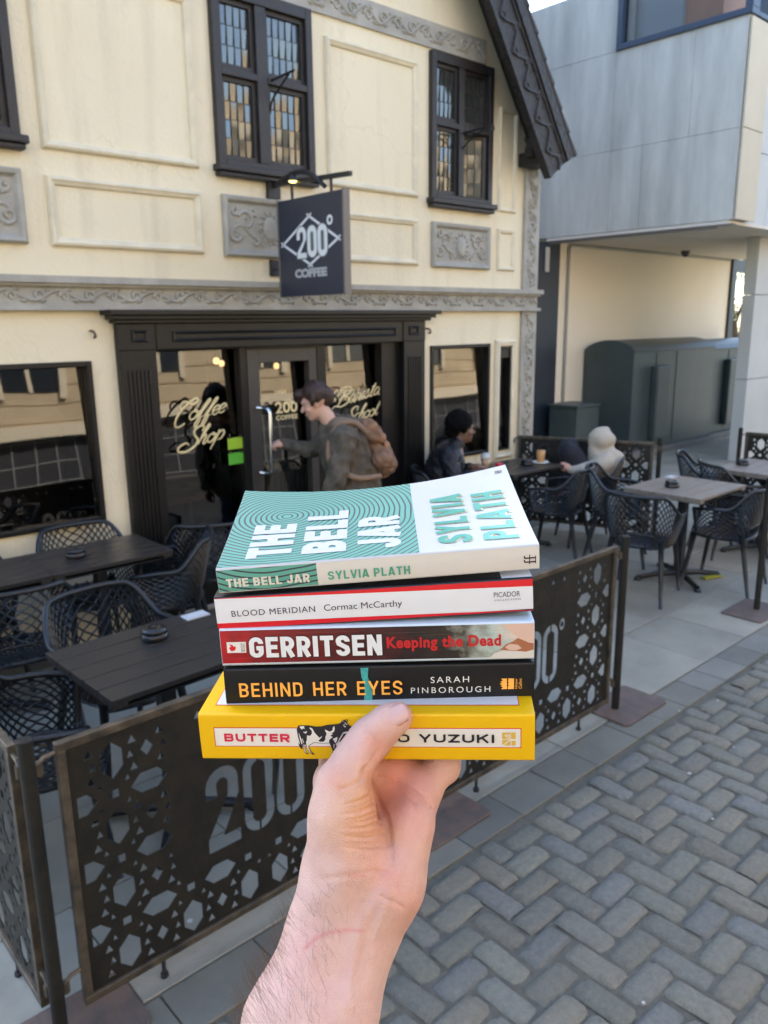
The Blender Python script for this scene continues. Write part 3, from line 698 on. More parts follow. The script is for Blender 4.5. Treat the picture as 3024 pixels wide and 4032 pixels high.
m = MB(); m.box(3.152, 3.86, GY-.03, GY+.06, 1.8225, 1.8445); m.box(3.776, 3.86, GY-.04, GY+.06, -.02, 1.8222); m.build('door_frame', M_BLACK, bld)
h = MB(); hx = 3.222; pts = [(hx, GY-.036, 1.405)]
pts = [(hx,GY-.034,1.405),(hx+.02,GY-.10,1.405),(hx+.03,GY-.125,1.398),(hx+.034,GY-.135,1.375),(hx+.034,GY-.135,.955),(hx+.03,GY-.125,.932),(hx+.02,GY-.10,.925),(hx,GY-.034,.925)]
h.tube(pts, .0135, 10); h.build('handle', M_CHROME, door, smooth=True)
sh2 = frame_bars((3.861, 4.645), GY-.03, GY+.05, 0, 1.8448, .006, .195, .012, .32).build('shop_window', M_BLACK, bld, bevel=.003)
pane(3.867, 4.45, .32, 1.833, GY, sh2)
m = MB(); m.box(2.43, 4.645, WY-.02, WY+.2, -.02, .018); m.build('threshold', M_FLAG if False else M_GREY, bld)
# gilt script on the shop windows, drawn as strokes
def stroke_text(letters, org, s, slant, name, par, y, r=.0075):
    m = MB()
    for lt in letters:
        for st, wd in lt:
            P = catmull(st, 6); k = len(P)
            pts = [(org[0]+s[0]*(p[0]+slant*p[1]), y, org[1]+s[1]*(p[1]+.0)) for p in P]
            rs = [r*wd*(.55+.45*math.sin(math.pi*i/(k-1))) for i in range(k)]
            m.tube(pts, rs, 6, flat=(1, y, .25))
    return m.build(name, M_GOLD, par, smooth=True)
def sh(st, dx, dy=0, sx=1, sy=1, wd=1): return [([(p[0]*sx+dx, p[1]*sy+dy) for p in q], wd) for q in st]
_o = [[(.30,.95),(.08,.8),(.0,.4),(.14,.04),(.36,.1),(.5,.5),(.42,.88),(.24,.98),(.3,.8),(.62,.86)]]
_f = [[(.0,.1),(.22,.9),(.38,1.75),(.52,2.0),(.56,1.75),(.36,1.1),(.18,.2),(.06,-.75),(.2,-.85),(.3,-.2),(.32,.15),(.5,.2)]]
_e = [[(.02,.42),(.3,.55),(.42,.85),(.26,1.0),(.06,.72),(.06,.25),(.24,.02),(.5,.3)]]
_h = [[(.0,.3),(.3,1.4),(.42,1.95),(.3,2.0),(.14,1.2),(.02,.0)],[(.06,.4),(.3,.98),(.42,.8),(.36,.1),(.48,.02),(.62,.3)]]
_p = [[(.0,.9),(.12,1.0),(.02,.2),(-.14,-.95)],[(.08,.7),(.32,1.0),(.5,.7),(.4,.15),(.18,.02)]]
_a = [[(.46,.85),(.24,1.0),(.03,.6),(.08,.08),(.28,.1),(.48,.9)],[(.5,1.0),(.42,.2),(.54,.02),(.66,.25)]]
_r = [[(.0,.0),(.1,.7),(.16,1.08),(.2,.86),(.44,.86),(.34,.3),(.42,.02),(.58,.25)]]
_i = [[(.05,.4),(.16,1.0),(.08,.2),(.2,.02),(.34,.28)],[(.2,1.35),(.22,1.42)]]
_s = [[(.0,.2),(.22,1.1),(.3,.7),(.36,.2),(.16,.0),(.04,.14)],[(.3,.05),(.52,.3)]]
_t = [[(.05,.4),(.28,1.7),(.1,.2),(.22,.0),(.38,.25)],[(.02,1.25),(.42,1.3)]]
_c = [[(.42,.82),(.3,1.0),(.06,.7),(.05,.2),(.24,.0),(.5,.28)]]
_l = [[(.02,.3),(.3,1.5),(.36,1.95),(.24,1.9),(.1,.9),(.1,.12),(.24,.02),(.38,.3)]]
_C = [[(.55,2.0),(.25,1.62),(.05,1.95),(.2,2.35),(.55,2.25),(.85,2.0),(1.15,2.3),(1.05,2.62),(.72,2.45),(.30,1.65),(.08,.75),(.15,.0),(.45,-.25),(.80,.1)]]
_S = [[(.95,1.75),(.98,2.2),(.70,2.3),(.42,1.9),(.55,1.35),(.85,.85),(.80,.2),(.35,-.3),(-.15,-.2),(-.2,.3),(.15,.62),(.38,.4)]]
_B = [[(.0,1.5),(-.05,2.1),(.45,2.5),(1.05,2.3),(1.0,1.7),(.5,1.35),(1.0,1.15),(1.05,.5),(.55,.05),(.0,.15),(-.25,-.15)],[(.62,2.3),(.42,1.2),(.2,.1)]]
W1 = 1.35
stroke_text([sh(_C,0,0,1,1,W1), sh(_o,.95,.42), sh(_f,1.45,.5), sh(_f,1.95,.6), sh(_e,2.45,.72), sh(_e,2.88,.85)], (2.555, 1.335), (.112, .0645), .28, 'lettering', sh1, GY-.004)
stroke_text([sh(_S,.3,0,1.1,1,W1), sh(_h,1.35,.35), sh(_o,1.95,.42), sh(_p,2.55,.6)], (2.575, 1.165), (.110, .0645), .28, 'lettering', sh1, GY-.004)
stroke_text([sh(_B,0,0,1,1,W1), sh(_a,1.15,.5), sh(_r,1.7,.66), sh(_i,2.2,.8), sh(_s,2.5,.9), sh(_t,2.98,1.05), sh(_a,3.36,1.18)], (3.965, 1.345), (.112, .062), .25, 'lettering', sh2, GY-.004, .006)
stroke_text([sh(_S,.35,0,1,1,W1), sh(_c,1.25,.4), sh(_h,1.7,.5), sh(_o,2.25,.65), sh(_o,2.75,.75), sh(_l,3.3,.9)], (4.015, 1.20), (.104, .060), .25, 'lettering', sh2, GY-.004, .006)
decal('lettering', text2d('200', .02), (3.40, 3.60, 1.345, 1.43), lambda a, b: (a, GY-.004, b), M_GOLD, door)
decal('lettering', text2d('COFFEE', .02), (3.40, 3.60, 1.295, 1.33), lambda a, b: (a, GY-.004, b), M_GOLD, door)
decal('lettering', text2d('OPEN', .02), (3.40, 3.50, 1.492, 1.515), lambda a, b: (a, GY-.004, b), M_GOLD, door)
for z0, z1, cc in ((1.122, 1.205, (.30,.50,.03)), (1.012, 1.095, (.10,.42,.04))):
    m = MB(); m.box(2.972, 3.093, GY-.012, GY-.004, z0, z1); g = m.build('window_notice', mat('notice_%d' % int(z0*1000), cc, .5), sh1)
    m = MB(); m.box(2.978, 2.992, GY-.02, GY-.0125, z1-.002, z1+.02); m.box(3.07, 3.085, GY-.02, GY-.0125, z1-.002, z1+.02); m.build('notice_clip', M_CHROME, sh1)
# things inside the shop
cnt = thing('bar_counter', 'dark counter with timber edge inside the coffee shop', 'counter', (2.9, 7.0, 0))
m = MB(); m.box(2.2, 4.8, 6.8, 7.4, 0, 1.05); m.build('counter_front', M_BLACK, cnt); m = MB(); m.box(2.15, 4.85, 6.74, 7.45, 1.051, 1.10); m.build('counter_top', mat('bar_wood', (.20,.09,.04), .4, .3, 6), cnt)
m = MB(); m.box(2.45, 2.98, 5.3, 5.6, .70, .74); m.box(2.5,2.53,5.4,5.45,0,.7); m.box(2.88,2.91,5.4,5.45,0,.7); tag(m.build('window_bench', mat('bar_wood', (.20,.09,.04), .4), None), 'narrow timber ledge just inside the left shop window', 'bench')
for i, (x, y, z) in enumerate(((2.6,6.3,1.52),(2.75,6.6,1.62),(3.9,6.5,1.65),(4.3,6.2,1.62),(3.55,6.0,1.70))):
    t = thing('pendant_lamp', ('small lit pendant bulb over the counter, %s' % ['lowest at far left','second from the left','over the counter middle','furthest right','nearest the door glass'][i]), 'lamp', (x, y, z), group='pendant lamps inside the shop')
    m = MB(); m.lathe([(.0,-.03),(.02,-.024),(.028,0),(.02,.022),(.0,.03)], (x, y, z), 12); m.build('bulb', emit('warm_bulb', (1.0, .66, .28), .8), t, smooth=True)
    m = MB(); m.tube([(x, y, z+.03), (x, y, 2.6)], .004, 5); m.build('cord', M_IRON, t)
pl = thing('plant_trough', 'pale ribbed trough of green plants behind the shop door glass', 'planter', (3.66, 5.12, 0))
m = MB()
for k in range(13): m.lathe([(.019,0),(.019,.86),(.012,.868)], (3.36+k*.05, 5.12, .0), 8)
m.box(3.33, 3.99, 5.12, 5.3, 0, .85); m.build('trough', mat('ribbed_trough', (.45,.47,.42), .6), pl)
rng = random.Random(8); m = MB()
for i in range(170):
    x, y, z = rng.uniform(3.34, 3.97), rng.uniform(5.1, 5.28), rng.uniform(.86, .93); a = rng.uniform(0, 6.28); l = rng.uniform(.02, .045)
    m.add([(x, y, z), (x+l*math.cos(a), y+l*math.sin(a)*.6, z+.015), (x+1.7*l*math.cos(a), y+1.7*l*math.sin(a)*.6, z+rng.uniform(-.01,.04)), (x+l*math.cos(a+.5), y+l*math.sin(a+.5)*.6, z+.012)], [(0,1,2,3)])
m.build('foliage', mat('indoor_leaf', (.05,.30,.05), .5), pl)

# ================================================================== HANGING SIGN AND BRACKETS
SX = 3.42
sg = thing('hanging_sign', 'dark navy projecting sign board with white lettering, hung from an iron arm', 'sign', (SX, 4.9, 2.18))
m = MB(); m.box(SX-.022, SX+.022, 4.10, 4.80, 2.185, 2.82); bd = m.build('board', mat('navy_sign', (.028,.034,.055), .42, .1, 4), sg, bevel=.003)
for y0_, y1_ in ((4.085, 4.0998), (4.8002, 4.812)): m = MB(); m.box(SX-.026, SX+.026, y0_, y1_, 2.178, 2.827); m.build('edge_trim', mat('sign_edge', (.16,.14,.12), .5), bd)
SU = lambda u, v, d=0: (SX-.0225-d, 4.80-.70*u, 2.185+.635*v)
def sflat(name, loops, d, m_, par=bd):
    V, F = poly2d(loops); return mesh_obj(name, [SU(p[0], p[1], d) for p in V], F, m_, par)
def cap(cx, z0, z1, hw, n=8):
    out = []; asp = .70/.635
    for k in range(n+1): a = math.pi*k/n; out.append((cx+hw*math.cos(a), z1-hw*asp+hw*asp*math.sin(a)))
    for k in range(n+1): a = math.pi+math.pi*k/n; out.append((cx+hw*math.cos(a), z0+hw*asp+hw*asp*math.sin(a)))
    return out
def bars(name, segs, wd, d, m_):
    L = []
    for (a, b), (c, e) in segs:
        dx, dy = (c-a)*.70, (e-b)*.635; l = math.hypot(dx, dy); nx, ny = -dy/l*wd/2/.70, dx/l*wd/2/.635
        L.append([(a+nx, b+ny), (c+nx, e+ny), (c-nx, e-ny), (a-nx, b-ny)])
    V = []; F = []
    for l in L: F.append(tuple(range(len(V), len(V)+4))); V += l
    return mesh_obj(name, [SU(p[0], p[1], d) for p in V], F, m_, bd)
DI = dict(T=(.5,.80), R=(.93,.545), B=(.5,.315), Lf=(.07,.545))
sg_w = mat('sign_white', (.72,.75,.78), .5); sg_n = mat('sign_outline', (.10,.13,.13), .5)  # white of the figures, and the outline colour printed round them
bars('emblem', [(DI['T'],DI['R']),(DI['R'],DI['B']),(DI['B'],DI['Lf']),(DI['Lf'],DI['T'])], .017, .0006, sg_w)
cr = []
for k, (a, b) in DI.items():
    for dx, dy in ((.035,.025),(.035,-.025)): cr.append(((a-dx, b-dy), (a+dx, b+dy)))
bars('emblem', cr, .013, .0012, sg_w)
def dig2(x0, x1, z0, z1, t):
    w_ = x1-x0; cx = (x0+x1)/2; r = w_/2; asp = 1.1; out = []
    for k in range(13): a = math.pi*(1-k/12)-.0; out.append((cx+r*math.cos(a), z1-r*asp+r*asp*math.sin(a)))
    out += [(x1, z1-r*asp-.045), (x0+t*1.05, z0+t*1.1), (x1, z0+t*1.1), (x1, z0), (x0, z0), (x0, z0+t*1.2), (x1-t, z1-r*asp-.06)]
    for k in range(9): a = math.pi*k/8; out.append((cx+(r-t)*math.cos(a), z1-r*asp+(r-t)*asp*math.sin(a)))
    out += [(x0+t, z1-r*asp-.05), (x0, z1-r*asp-.05)]
    return out
D0, D1 = .385, .705
sflat('lettering', [cap(.54,D0-.012,D1+.012,.088)], .0018, sg_n); sflat('lettering', [cap(.70,D0-.012,D1+.012,.088)], .00185, sg_n); sflat('lettering', [dig2(.288,.462,D0-.012,D1+.012,.066)], .0019, sg_n)
for cx in (.54, .70): sflat('lettering', [cap(cx, D0, D1, .074), cap(cx, D0+.06, D1-.06, .024)], .0026, sg_w)
sflat('lettering', [dig2(.30, .45, D0, D1, .048)], .0026, sg_w)
sflat('lettering', [cap(.815, .68, .78, .044), cap(.815, .706, .754, .02)], .0026, sg_w)
decal('lettering', text2d('COFFEE', .06, spacing=.95), (.25, .755, .185, .278), lambda a, b: SU(a, b, .0016), mat('sign_grey', (.42,.43,.46), .5), bd)
m = MB(); m.bar((SX, 4.9, 2.94), (SX, 4.04, 2.905), .028, .028); m.bar((SX, 4.66, 2.93), (SX, 4.66, 2.82), .014, .014); m.bar((SX, 4.235, 2.92), (SX, 4.235, 2.82), .014, .014)
m.tube(catmull([(SX, 4.86, 2.93), (SX-.02, 4.6, 2.98), (SX-.02, 4.42, 2.95), (SX, 4.30, 2.86)], 6), .016, 8)
m.box(SX-.05, SX+.05, 4.862, 4.899, 2.85, 2.985); m.build('arm', M_IRON, sg)
m = MB(); m.box(SX-.05, SX+.05, 4.87, 4.899, 2.33, 2.44); m.bar((SX, 4.87, 2.375), (SX, 4.80, 2.375), .012, .012); m.build('lower_bracket', M_IRON, sg)
m = MB(); m.lathe([(.0,.035),(.018,.03),(.05,-.012),(.046,-.012),(.0,.02)], (SX-.035, 4.60, 2.935), 16); m.build('lamp_shade', M_IRON, sg, smooth=True)
m = MB(); m.lathe([(.0,-.012),(.022,-.008),(.03,.004),(.0,.014)], (SX-.035, 4.60, 2.928), 14); m.build('lamp_bulb', emit('yellow_bulb', (1.0, .8, .22), 1.2), sg, smooth=True)
def bracket(x, z, out, lab, scroll):
    t = thing('iron_bracket', lab, 'bracket', (x, WY, z), group='empty iron sign brackets')
    m = MB(); m.tube([(x, WY-.0, z), (x, WY-out, z+.01)], .008, 6); m.tube(catmull([(x, WY-.01, z-.19), (x, WY-.04, z-.12), (x, WY-.15, z-.05), (x, WY-out*.8, z)], 5), .007, 6); m.bar((x, WY, z+.02), (x, WY, z-.20), .02, .012)
    if scroll:
        for c0, r0 in ((WY-out, .03), (WY-.12, .03)):
            m.tube([(x, c0+r0*math.cos(k*.6)*(1-k/18), z-.02+r0*math.sin(k*.6)*(1-k/18)) for k in range(14)], .006, 5)
    m.build('arm', M_IRON, t)
bracket(3.43, 3.60, .30, 'plain iron bracket on the middle post of the tall window above the sign', False)
bracket(5.35, 3.53, .36, 'scrolled iron bracket on the middle post of the part-open window', True)
for x, z, lab in ((2.035, 1.95, 'small rusty wall hook left of the shopfront'), (4.958, 1.925, 'small rusty wall hook right of the shopfront')):
    m = MB(); m.tube(catmull([(x, WY, z+.02), (x, WY-.04, z+.015), (x+.01, WY-.045, z-.012), (x+.01, WY-.02, z-.02)], 5), .008, 6); m.lathe([(.016,0),(.012,.006)], (x, WY-.004, z+.018), 8); tag(m.build('wall_hook', M_RUSTP), lab, 'hook', 'wall hooks')

# ================================================================== CONCRETE BUILDING ON THE RIGHT
cb = thing('concrete_building', 'bluish grey concrete building with an overhanging upper floor and corner window', 'building', (9.45, 4.4, 0))
XF, ZB = 9.45, 3.085
m = MB()
# cast panels of the face towards the alley, 12 mm joints between them
def face_panels(ys, zs, skip):
    for i in range(len(ys)-1):
        for j in range(len(zs)-1):
            cy, cz = (ys[i]+ys[i+1])/2, (zs[j]+zs[j+1])/2
            if skip(cy, cz): continue
            m.box(XF, XF+.2, ys[i]+.0015, ys[i+1]-.0015, zs[j]+.0015, zs[j+1]-.0015)
sk = lambda y, z: z > 5.2 and y < 6.05
face_panels([4.41,5.61,6.05,7.27,9.0,12], [ZB+.02, 4.08], sk); face_panels([4.41,5.02,6.05,7.27,9.0,12], [4.08, 5.22], sk); face_panels([4.41,6.05,7.27,9.0,12], [5.22, 6.0], lambda y, z: y < 6.05)
m.build('concrete_face', M_CONC, cb, bevel=.003)
m = MB(); m.box(XF+.19, 15.3, 5.3, 12.2, ZB+.03, 6.0); m.box(XF+.19, XF+.50, 4.45, 5.3, ZB+.03, 5.2); m.build('core', M_CONC2, cb)
m = MB()
for z0, z1 in ((ZB+.02, 4.08), (4.08, 5.2)): m.box(XF+.008, XF+.52, 4.375, 4.4, z0+.004, z1-.004)
m.build('concrete_return', mat('bounce_lit_concrete', (.56,.50,.38), .8, .12, 1.5, .1, 14), cb, bevel=.004)  # warm bounce from the building opposite is put into this colour
m = MB()
for x0, x1 in ((9.98, 11.4), (11.4, 12.9), (12.9, 15.3)):
    for z0, z1 in ((ZB+.02, 4.08), (4.08, 5.22), (5.22, 6.4)): m.box(x0+.003, x1-.003, 4.87, 5.25, z0+.003, z1-.003)
m.build('upper_wall', M_CONC2, cb, bevel=.005)
m = MB()
for x0, x1 in ((11.31, 12.3), (12.31, 13.2)):
    for z0, z1 in ((-.02, 1.16), (1.168, 2.31), (2.318, 3.06)): m.box(x0, x1-.006, 4.87, 5.045, z0, z1)
m.build('ground_wall', M_CONC2, cb, bevel=.006)
m = MB(); m.box(XF, 15.3, 4.45, 7.0, ZB-.02, ZB+.015); m.build('soffit', M_SOFFIT, cb)
m = MB(); m.box(XF-.004, XF+.09, 4.40, 9, ZB-.03, ZB-.0205); m.box(XF+.02, XF+.06, 4.6, 7.0, ZB-.06, ZB-.031); m.build('soffit_edge', mat('soffit_edge', (.18,.17,.16), .6), cb)
m = MB(); m.box(9.77, 15.1, 7.0, 7.2, -.02, ZB-.021); m.build('passage_wall', M_CREAMW, cb)
m = MB(); m.box(15.1, 15.28, 6.95, 7.15, -.02, ZB-.021); m.box(15.28, 18, 6.97, 7.1, 2.85, ZB-.021); m.build('passage_frame', M_NAVY, cb)
m = MB(); m.box(8.9, 9.765, 6.99, 7.1, -.02, ZB-.03); m.build('service_door', M_NAVY, cb); 
m = MB(); m.box(9.41, 9.50, 6.97, 6.989, 2.66, 2.99); m.build('door_sign', mat('door_plate', (.45,.42,.36), .5), cb, bevel=.01)
m = MB(); m.tube([(9.95, 6.97, .02), (9.95, 6.97, 2.98), (9.97, 6.97, 3.03), (10.05, 6.97, 3.045), (15.0, 6.97, 3.045)], .02, 8); m.build('conduit', mat('grey_conduit', (.30,.29,.26), .5), cb)
cw = MB(); yA, yB, zA = 4.41, 6.04, 5.215
cw.box(XF-.03, XF+.16, yA-.04, yB, zA, zA+.07); cw.box(XF-.03, XF+.16, yB-.07, yB, zA+.07, 6.4); cw.box(XF-.02, XF+.15, yA-.04, yA+.05, zA+.07, 6.4); cw.box(XF+.16, 10.6, yA-.04, yA+.1, zA, zA+.05)
cwo = cw.build('corner_window', mat('window_navy', (.035,.055,.09), .4), cb, bevel=.006)
cw = MB(); cw.box(XF+.05, XF+.062, yA+.05, yB-.07, zA+.07, 6.4); cw.box(XF+.1, 10.6, yA, yA+.012, zA+.05, 6.4); cw.build('pane', glass_mat('office_glass', (.80,.82,.84), 1.22), cwo)
cw = MB(); cw.box(XF+.09, XF+.13, yB-.16, yB-.075, zA+.075, 6.4); cw.build('blind', mat('blind_white', (.6,.57,.48), .7), cwo)
m = MB(); m.box(XF+.55, 12, 5.25, 5.32, 5.3, 6.4); m.build('office_wall', mat('office_dark', (.06,.06,.09), .8), cb)
m = MB(); m.box(XF+.2, 10.6, 4.5, 6.6, 6.401, 6.45); m.box(XF+.2, 10.6, 4.42, 6.6, 5.12, 5.2); m.build('floor_slab', mat('office_dark', (.06,.06,.09), .8), cb)
m = MB(); m.box(9.72, 10.5, 4.85, 5.75, 5.2, 5.86); tag(m.build('timber_desk', mat('desk_wood', (.62,.30,.15), .5, .15, 4)), 'warm timber desk panel behind the corner window upstairs', 'desk')
m = MB(); m.lathe([(.07,0),(.07,-.03),(.055,-.07),(.02,-.095),(0,-.1)], (12.6, 6.6, ZB-.0205), 16)
tag(m.build('dome_camera', mat('dome_black', (.05,.05,.05), .2)), 'small dark dome camera under the passage ceiling', 'camera')

# ================================================================== BUILDINGS OUT OF SIGHT OF THE LENS: across the street, and a sun block added behind
op = thing('stone_building', 'cream stone street front across the road with banded courses and sash windows', 'building', (3, -7, 0))
m = MB()
z = 1.66; k = 0
while z < 4.6: m.box(-14, 26, -7.0, -6.6, z+.045, z+.36); z += .38; k += 1
m.box(-14, 9.0, -7.3, -6.625, 1.45, 7.6); m.box(9.0, 26, -7.3, -6.625, 1.45, 5.6); m.build('banded_wall', mat('portland_stone', (.58,.45,.28), .8, .3, 1.0), op)
m = MB(); m.box(-14, 26, -7.0, -6.35, 4.62, 4.95); m.box(-14, 26, -7, -6.5, 1.4, 1.65); m.box(-14, 9.1, -7, -6.3, 7.5, 7.8); m.build('cornice', mat('portland_trim', (.66,.56,.40), .8), op)
m = MB()
for i in range(8): m.box(-13+i*2.8, -12.5+i*2.8, -7.0, -6.45, 4.96, 7.49)
m.build('pilasters', mat('portland_trim', (.66,.56,.40), .8), op)
m = MB(); m.box(-14, 26, -7.2, -6.75, -.02, 1.39); m.build('dark_base', mat('dark_base', (.03,.03,.035), .4), op)
for i in range(13):
    x = -12+i*2.8
    if x > 7.4: f = op
    m = MB(); m.box(x, x+1.5, -6.622, -6.60, 5.3, 7.2); f = op if x > 7.4 else m.build('window', mat('opp_glass', (.02,.025,.03), .08, ior=1.8), op)
    m = MB()
    if x <= 7.4:
      for q in range(4): m.box(x+.0+q*.5-.03, x+q*.5+.03, -6.6, -6.56, 5.3, 7.2)
      for q in range(5): m.box(x, x+1.5, -6.6, -6.565, 5.3+q*.475-.03, 5.3+q*.475+.03)
      m.build('glazing_bars', M_WHITE, f)
    m = MB()
    for q in range(5): m.box(x-.3+q*.45, x-.27+q*.45, -6.75, -6.72, .05, 1.36)
    for q in range(4): m.box(x-.3, x+1.5, -6.75, -6.725, .05+q*.42, .075+q*.42)
    m.build('lower_lights', mat('lead_grey', (.2,.2,.19), .6), op)
    m = MB(); m.box(x+.15, x+1.25, -6.61, -6.575, 2.35, 4.2); f = m.build('window', mat('opp_glass', (.02,.025,.03), .08, ior=1.8), op)
    m = MB(); m.box(x+.0, x+.148, -6.61, -6.5, 2.2, 4.35); m.box(x+1.252, x+1.4, -6.61, -6.5, 2.2, 4.35); m.box(x+.66, x+.74, -6.5745, -6.55, 2.35, 4.2); m.box(x+.15, x+1.25, -6.5745, -6.555, 3.2, 3.27); m.build('window_surround', mat('portland_trim', (.66,.56,.40), .8), f)
rb = thing('sun_blocker', 'tall plain block added out of view behind the coffee shop to block the sun', 'building', (3, 14, 0))  # added out of view to keep direct sun off the foreground
m = MB(); m.box(2.0, 14.6, 14, 20, -.02, 17); m.build('wall', mat('blocker_brick', (.30,.18,.13), .85, .2, 3), rb)
m = MB(); m.box(1.9, 14.7, 13.9, 20.1, 17.001, 17.25); m.build('blocker_top', M_CONC2, rb)
# greenery glimpsed through the passage
tr = thing('tree', 'sunlit green tree glimpsed through the passage opening', 'tree', (22.6, 10.2, 0))
m = MB(); m.tube([(22.6,10.2,0),(22.65,10.15,1.2),(22.5,10.3,2.4)], [.14,.11,.06], 8)
for a in range(5): m.tube([(22.6,10.2,1.3+.2*a),(22.6+.9*math.cos(a*1.3),10.2+.9*math.sin(a*1.3),2.2+.25*a)], [.05,.02], 6)
m.build('trunk', mat('bark', (.10,.075,.05), .9), tr)
rng = random.Random(4); m = MB()
cl = [(22.6+rng.gauss(0,.75), 10.2+rng.gauss(0,.75), rng.uniform(.6,3.9), rng.uniform(.25,.5)) for _ in range(60)]
for cx, cy, cz, r in cl:
    for i in range(75):
        d = Vector((rng.gauss(0,1), rng.gauss(0,1), rng.gauss(0,1))).normalized()*r*rng.random()**.4; s = rng.uniform(.03,.07); u = Vector((rng.gauss(0,1), rng.gauss(0,1), rng.gauss(0,1))).normalized(); v = u.orthogonal().normalized()
        p = Vector((cx, cy, cz))+d; m.add([p-u*s, p+v*s*.6, p+u*s, p-v*s*.6], [(0,1,2,3)])
m.build('crown', mat('leaf', (.09,.14,.03), .6, .4, 3), tr)
# ================================================================== CHAIRS
def chair_proto():
    t = thing('chair', 'x', 'chair', (0, 0, 0))
    AM = rad(128); NU, NV = 60, 14
    def sst(a, b, x): x = min(1, max(0, (x-a)/(b-a))); return x*x*(3-2*x)
    def zr(ph): return .795-.150*sst(rad(34), rad(80), abs(ph))-.02*sst(rad(85), AM, abs(ph))
    def P(a, t_):
        ph = a*AM; z = .405+(zr(ph)-.405)*t_**.92
        s, c = math.sin(ph), math.cos(ph)
        e = .72                                    # squarish plan
        sx = math.copysign(abs(s)**e, s); cy = math.copysign(abs(c)**e, c)
        bx = .205+.075*t_**.7; by = .205+(.030+.055*max(0, c))*t_
        return (bx*sx, -by*cy+.01, z)
    def lattice(fn, nu, nv, skip, th, per=False):
        vs = {}; V = []; F = []
        def vid(i, j):
            if (i, j) not in vs: vs[(i, j)] = len(V); V.append(fn(i/nu, j/nv))
            return vs[(i, j)]
        for i in range(nu+1):
            for j in range(nv+1):
                if (i+j) % 2 == 0: continue
                if skip and skip(i/nu, j/nv): continue
                q = [(i, j-1), (i+1, j), (i, j+1), (i-1, j)]
                q = [(min(nu, max(0, a)), min(nv, max(0, b))) for a, b in q]
                ids = []
                for a in q:
                    k = vid(*a)
                    if k not in ids: ids.append(k)
                if len(ids) >= 3: F.append(tuple(ids))
        o = mesh_obj('shell', V, F, M_RESIN, None, origin=(0, 0, 0))
        w_ = o.modifiers.new('wire', 'WIREFRAME'); w_.thickness = th; w_.use_even_offset = False; w_.use_replace = True; w_.use_boundary = True
        return o
    s1 = lattice(lambda u, v: P(2*u-1, v), NU, NV, lambda u, v: abs(u-.5) < .105 and .02 < v < .22, .0135)
    def Q(u, v):
        x, y = 2*u-1, 2*v-1; X = x*math.sqrt(1-y*y*.32); Y = y*math.sqrt(1-x*x*.32)
        return (.215*X, .225*Y+.018, .418-.02*(1-min(1, x*x))*(1-y*y)-(.02*max(0, y-.6)/.4)**1)
    s2 = lattice(Q, 20, 20, None, .0125)
    dg = bpy.context.evaluated_depsgraph_get(); V = []; F = []
    for o in (s1, s2):
        me = bpy.data.meshes.new_from_object(o.evaluated_get(dg)); n = len(V); V += [v.co[:] for v in me.vertices]; F += [tuple(i+n for i in p.vertices) for p in me.polygons]
        bpy.data.objects.remove(o)
    mesh_obj('shell', V, F, M_RESIN, t)
    m = MB(); top = [P(-1+2*i/60, 1.0) for i in range(61)]
    fl = [P(-1, .9-.1*i) for i in range(9)]; fr = [P(1, .9-.1*i) for i in range(9)]
    m.tube(fl[::-1]+top+fr, .0135, 8)
    m.tube([(.215*math.cos(k/24*2*math.pi)*1.0, .018+.225*math.sin(k/24*2*math.pi)*1.0, .412) for k in range(24)] if False else [Q((1+math.cos(k*math.pi/16)*min(1, 1/max(abs(math.cos(k*math.pi/16)), abs(math.sin(k*math.pi/16)))))/2, (1+math.sin(k*math.pi/16)*min(1, 1/max(abs(math.cos(k*math.pi/16)), abs(math.sin(k*math.pi/16)))))/2) for k in range(32)], .014, 7, closed=True)
    hl = [P(2*u-1, v) for u, v in [(.395,.02),(.395,.2),(.42,.23),(.5,.24),(.58,.23),(.605,.2),(.605,.02),(.58,.0),(.42,.0)]]
    m.tube(catmull(hl, 4, True), .009, 6, closed=True)
    m.build('rim', M_RESIN, t, smooth=True)
    for sx in (1, -1):
        for (a, b) in (((.185*sx, .17, .43), (.232*sx, .235, 0)), ((.175*sx, -.165, .46), (.228*sx, -.262, 0))):
            m = MB(); A, B = Vector(a), Vector(b); m.tube([A, A.lerp(B, .3), A.lerp(B, .7), B], [.021, .019, .0155, .0125], 8); m.build('leg', M_RESIN, t, smooth=True)
    return t
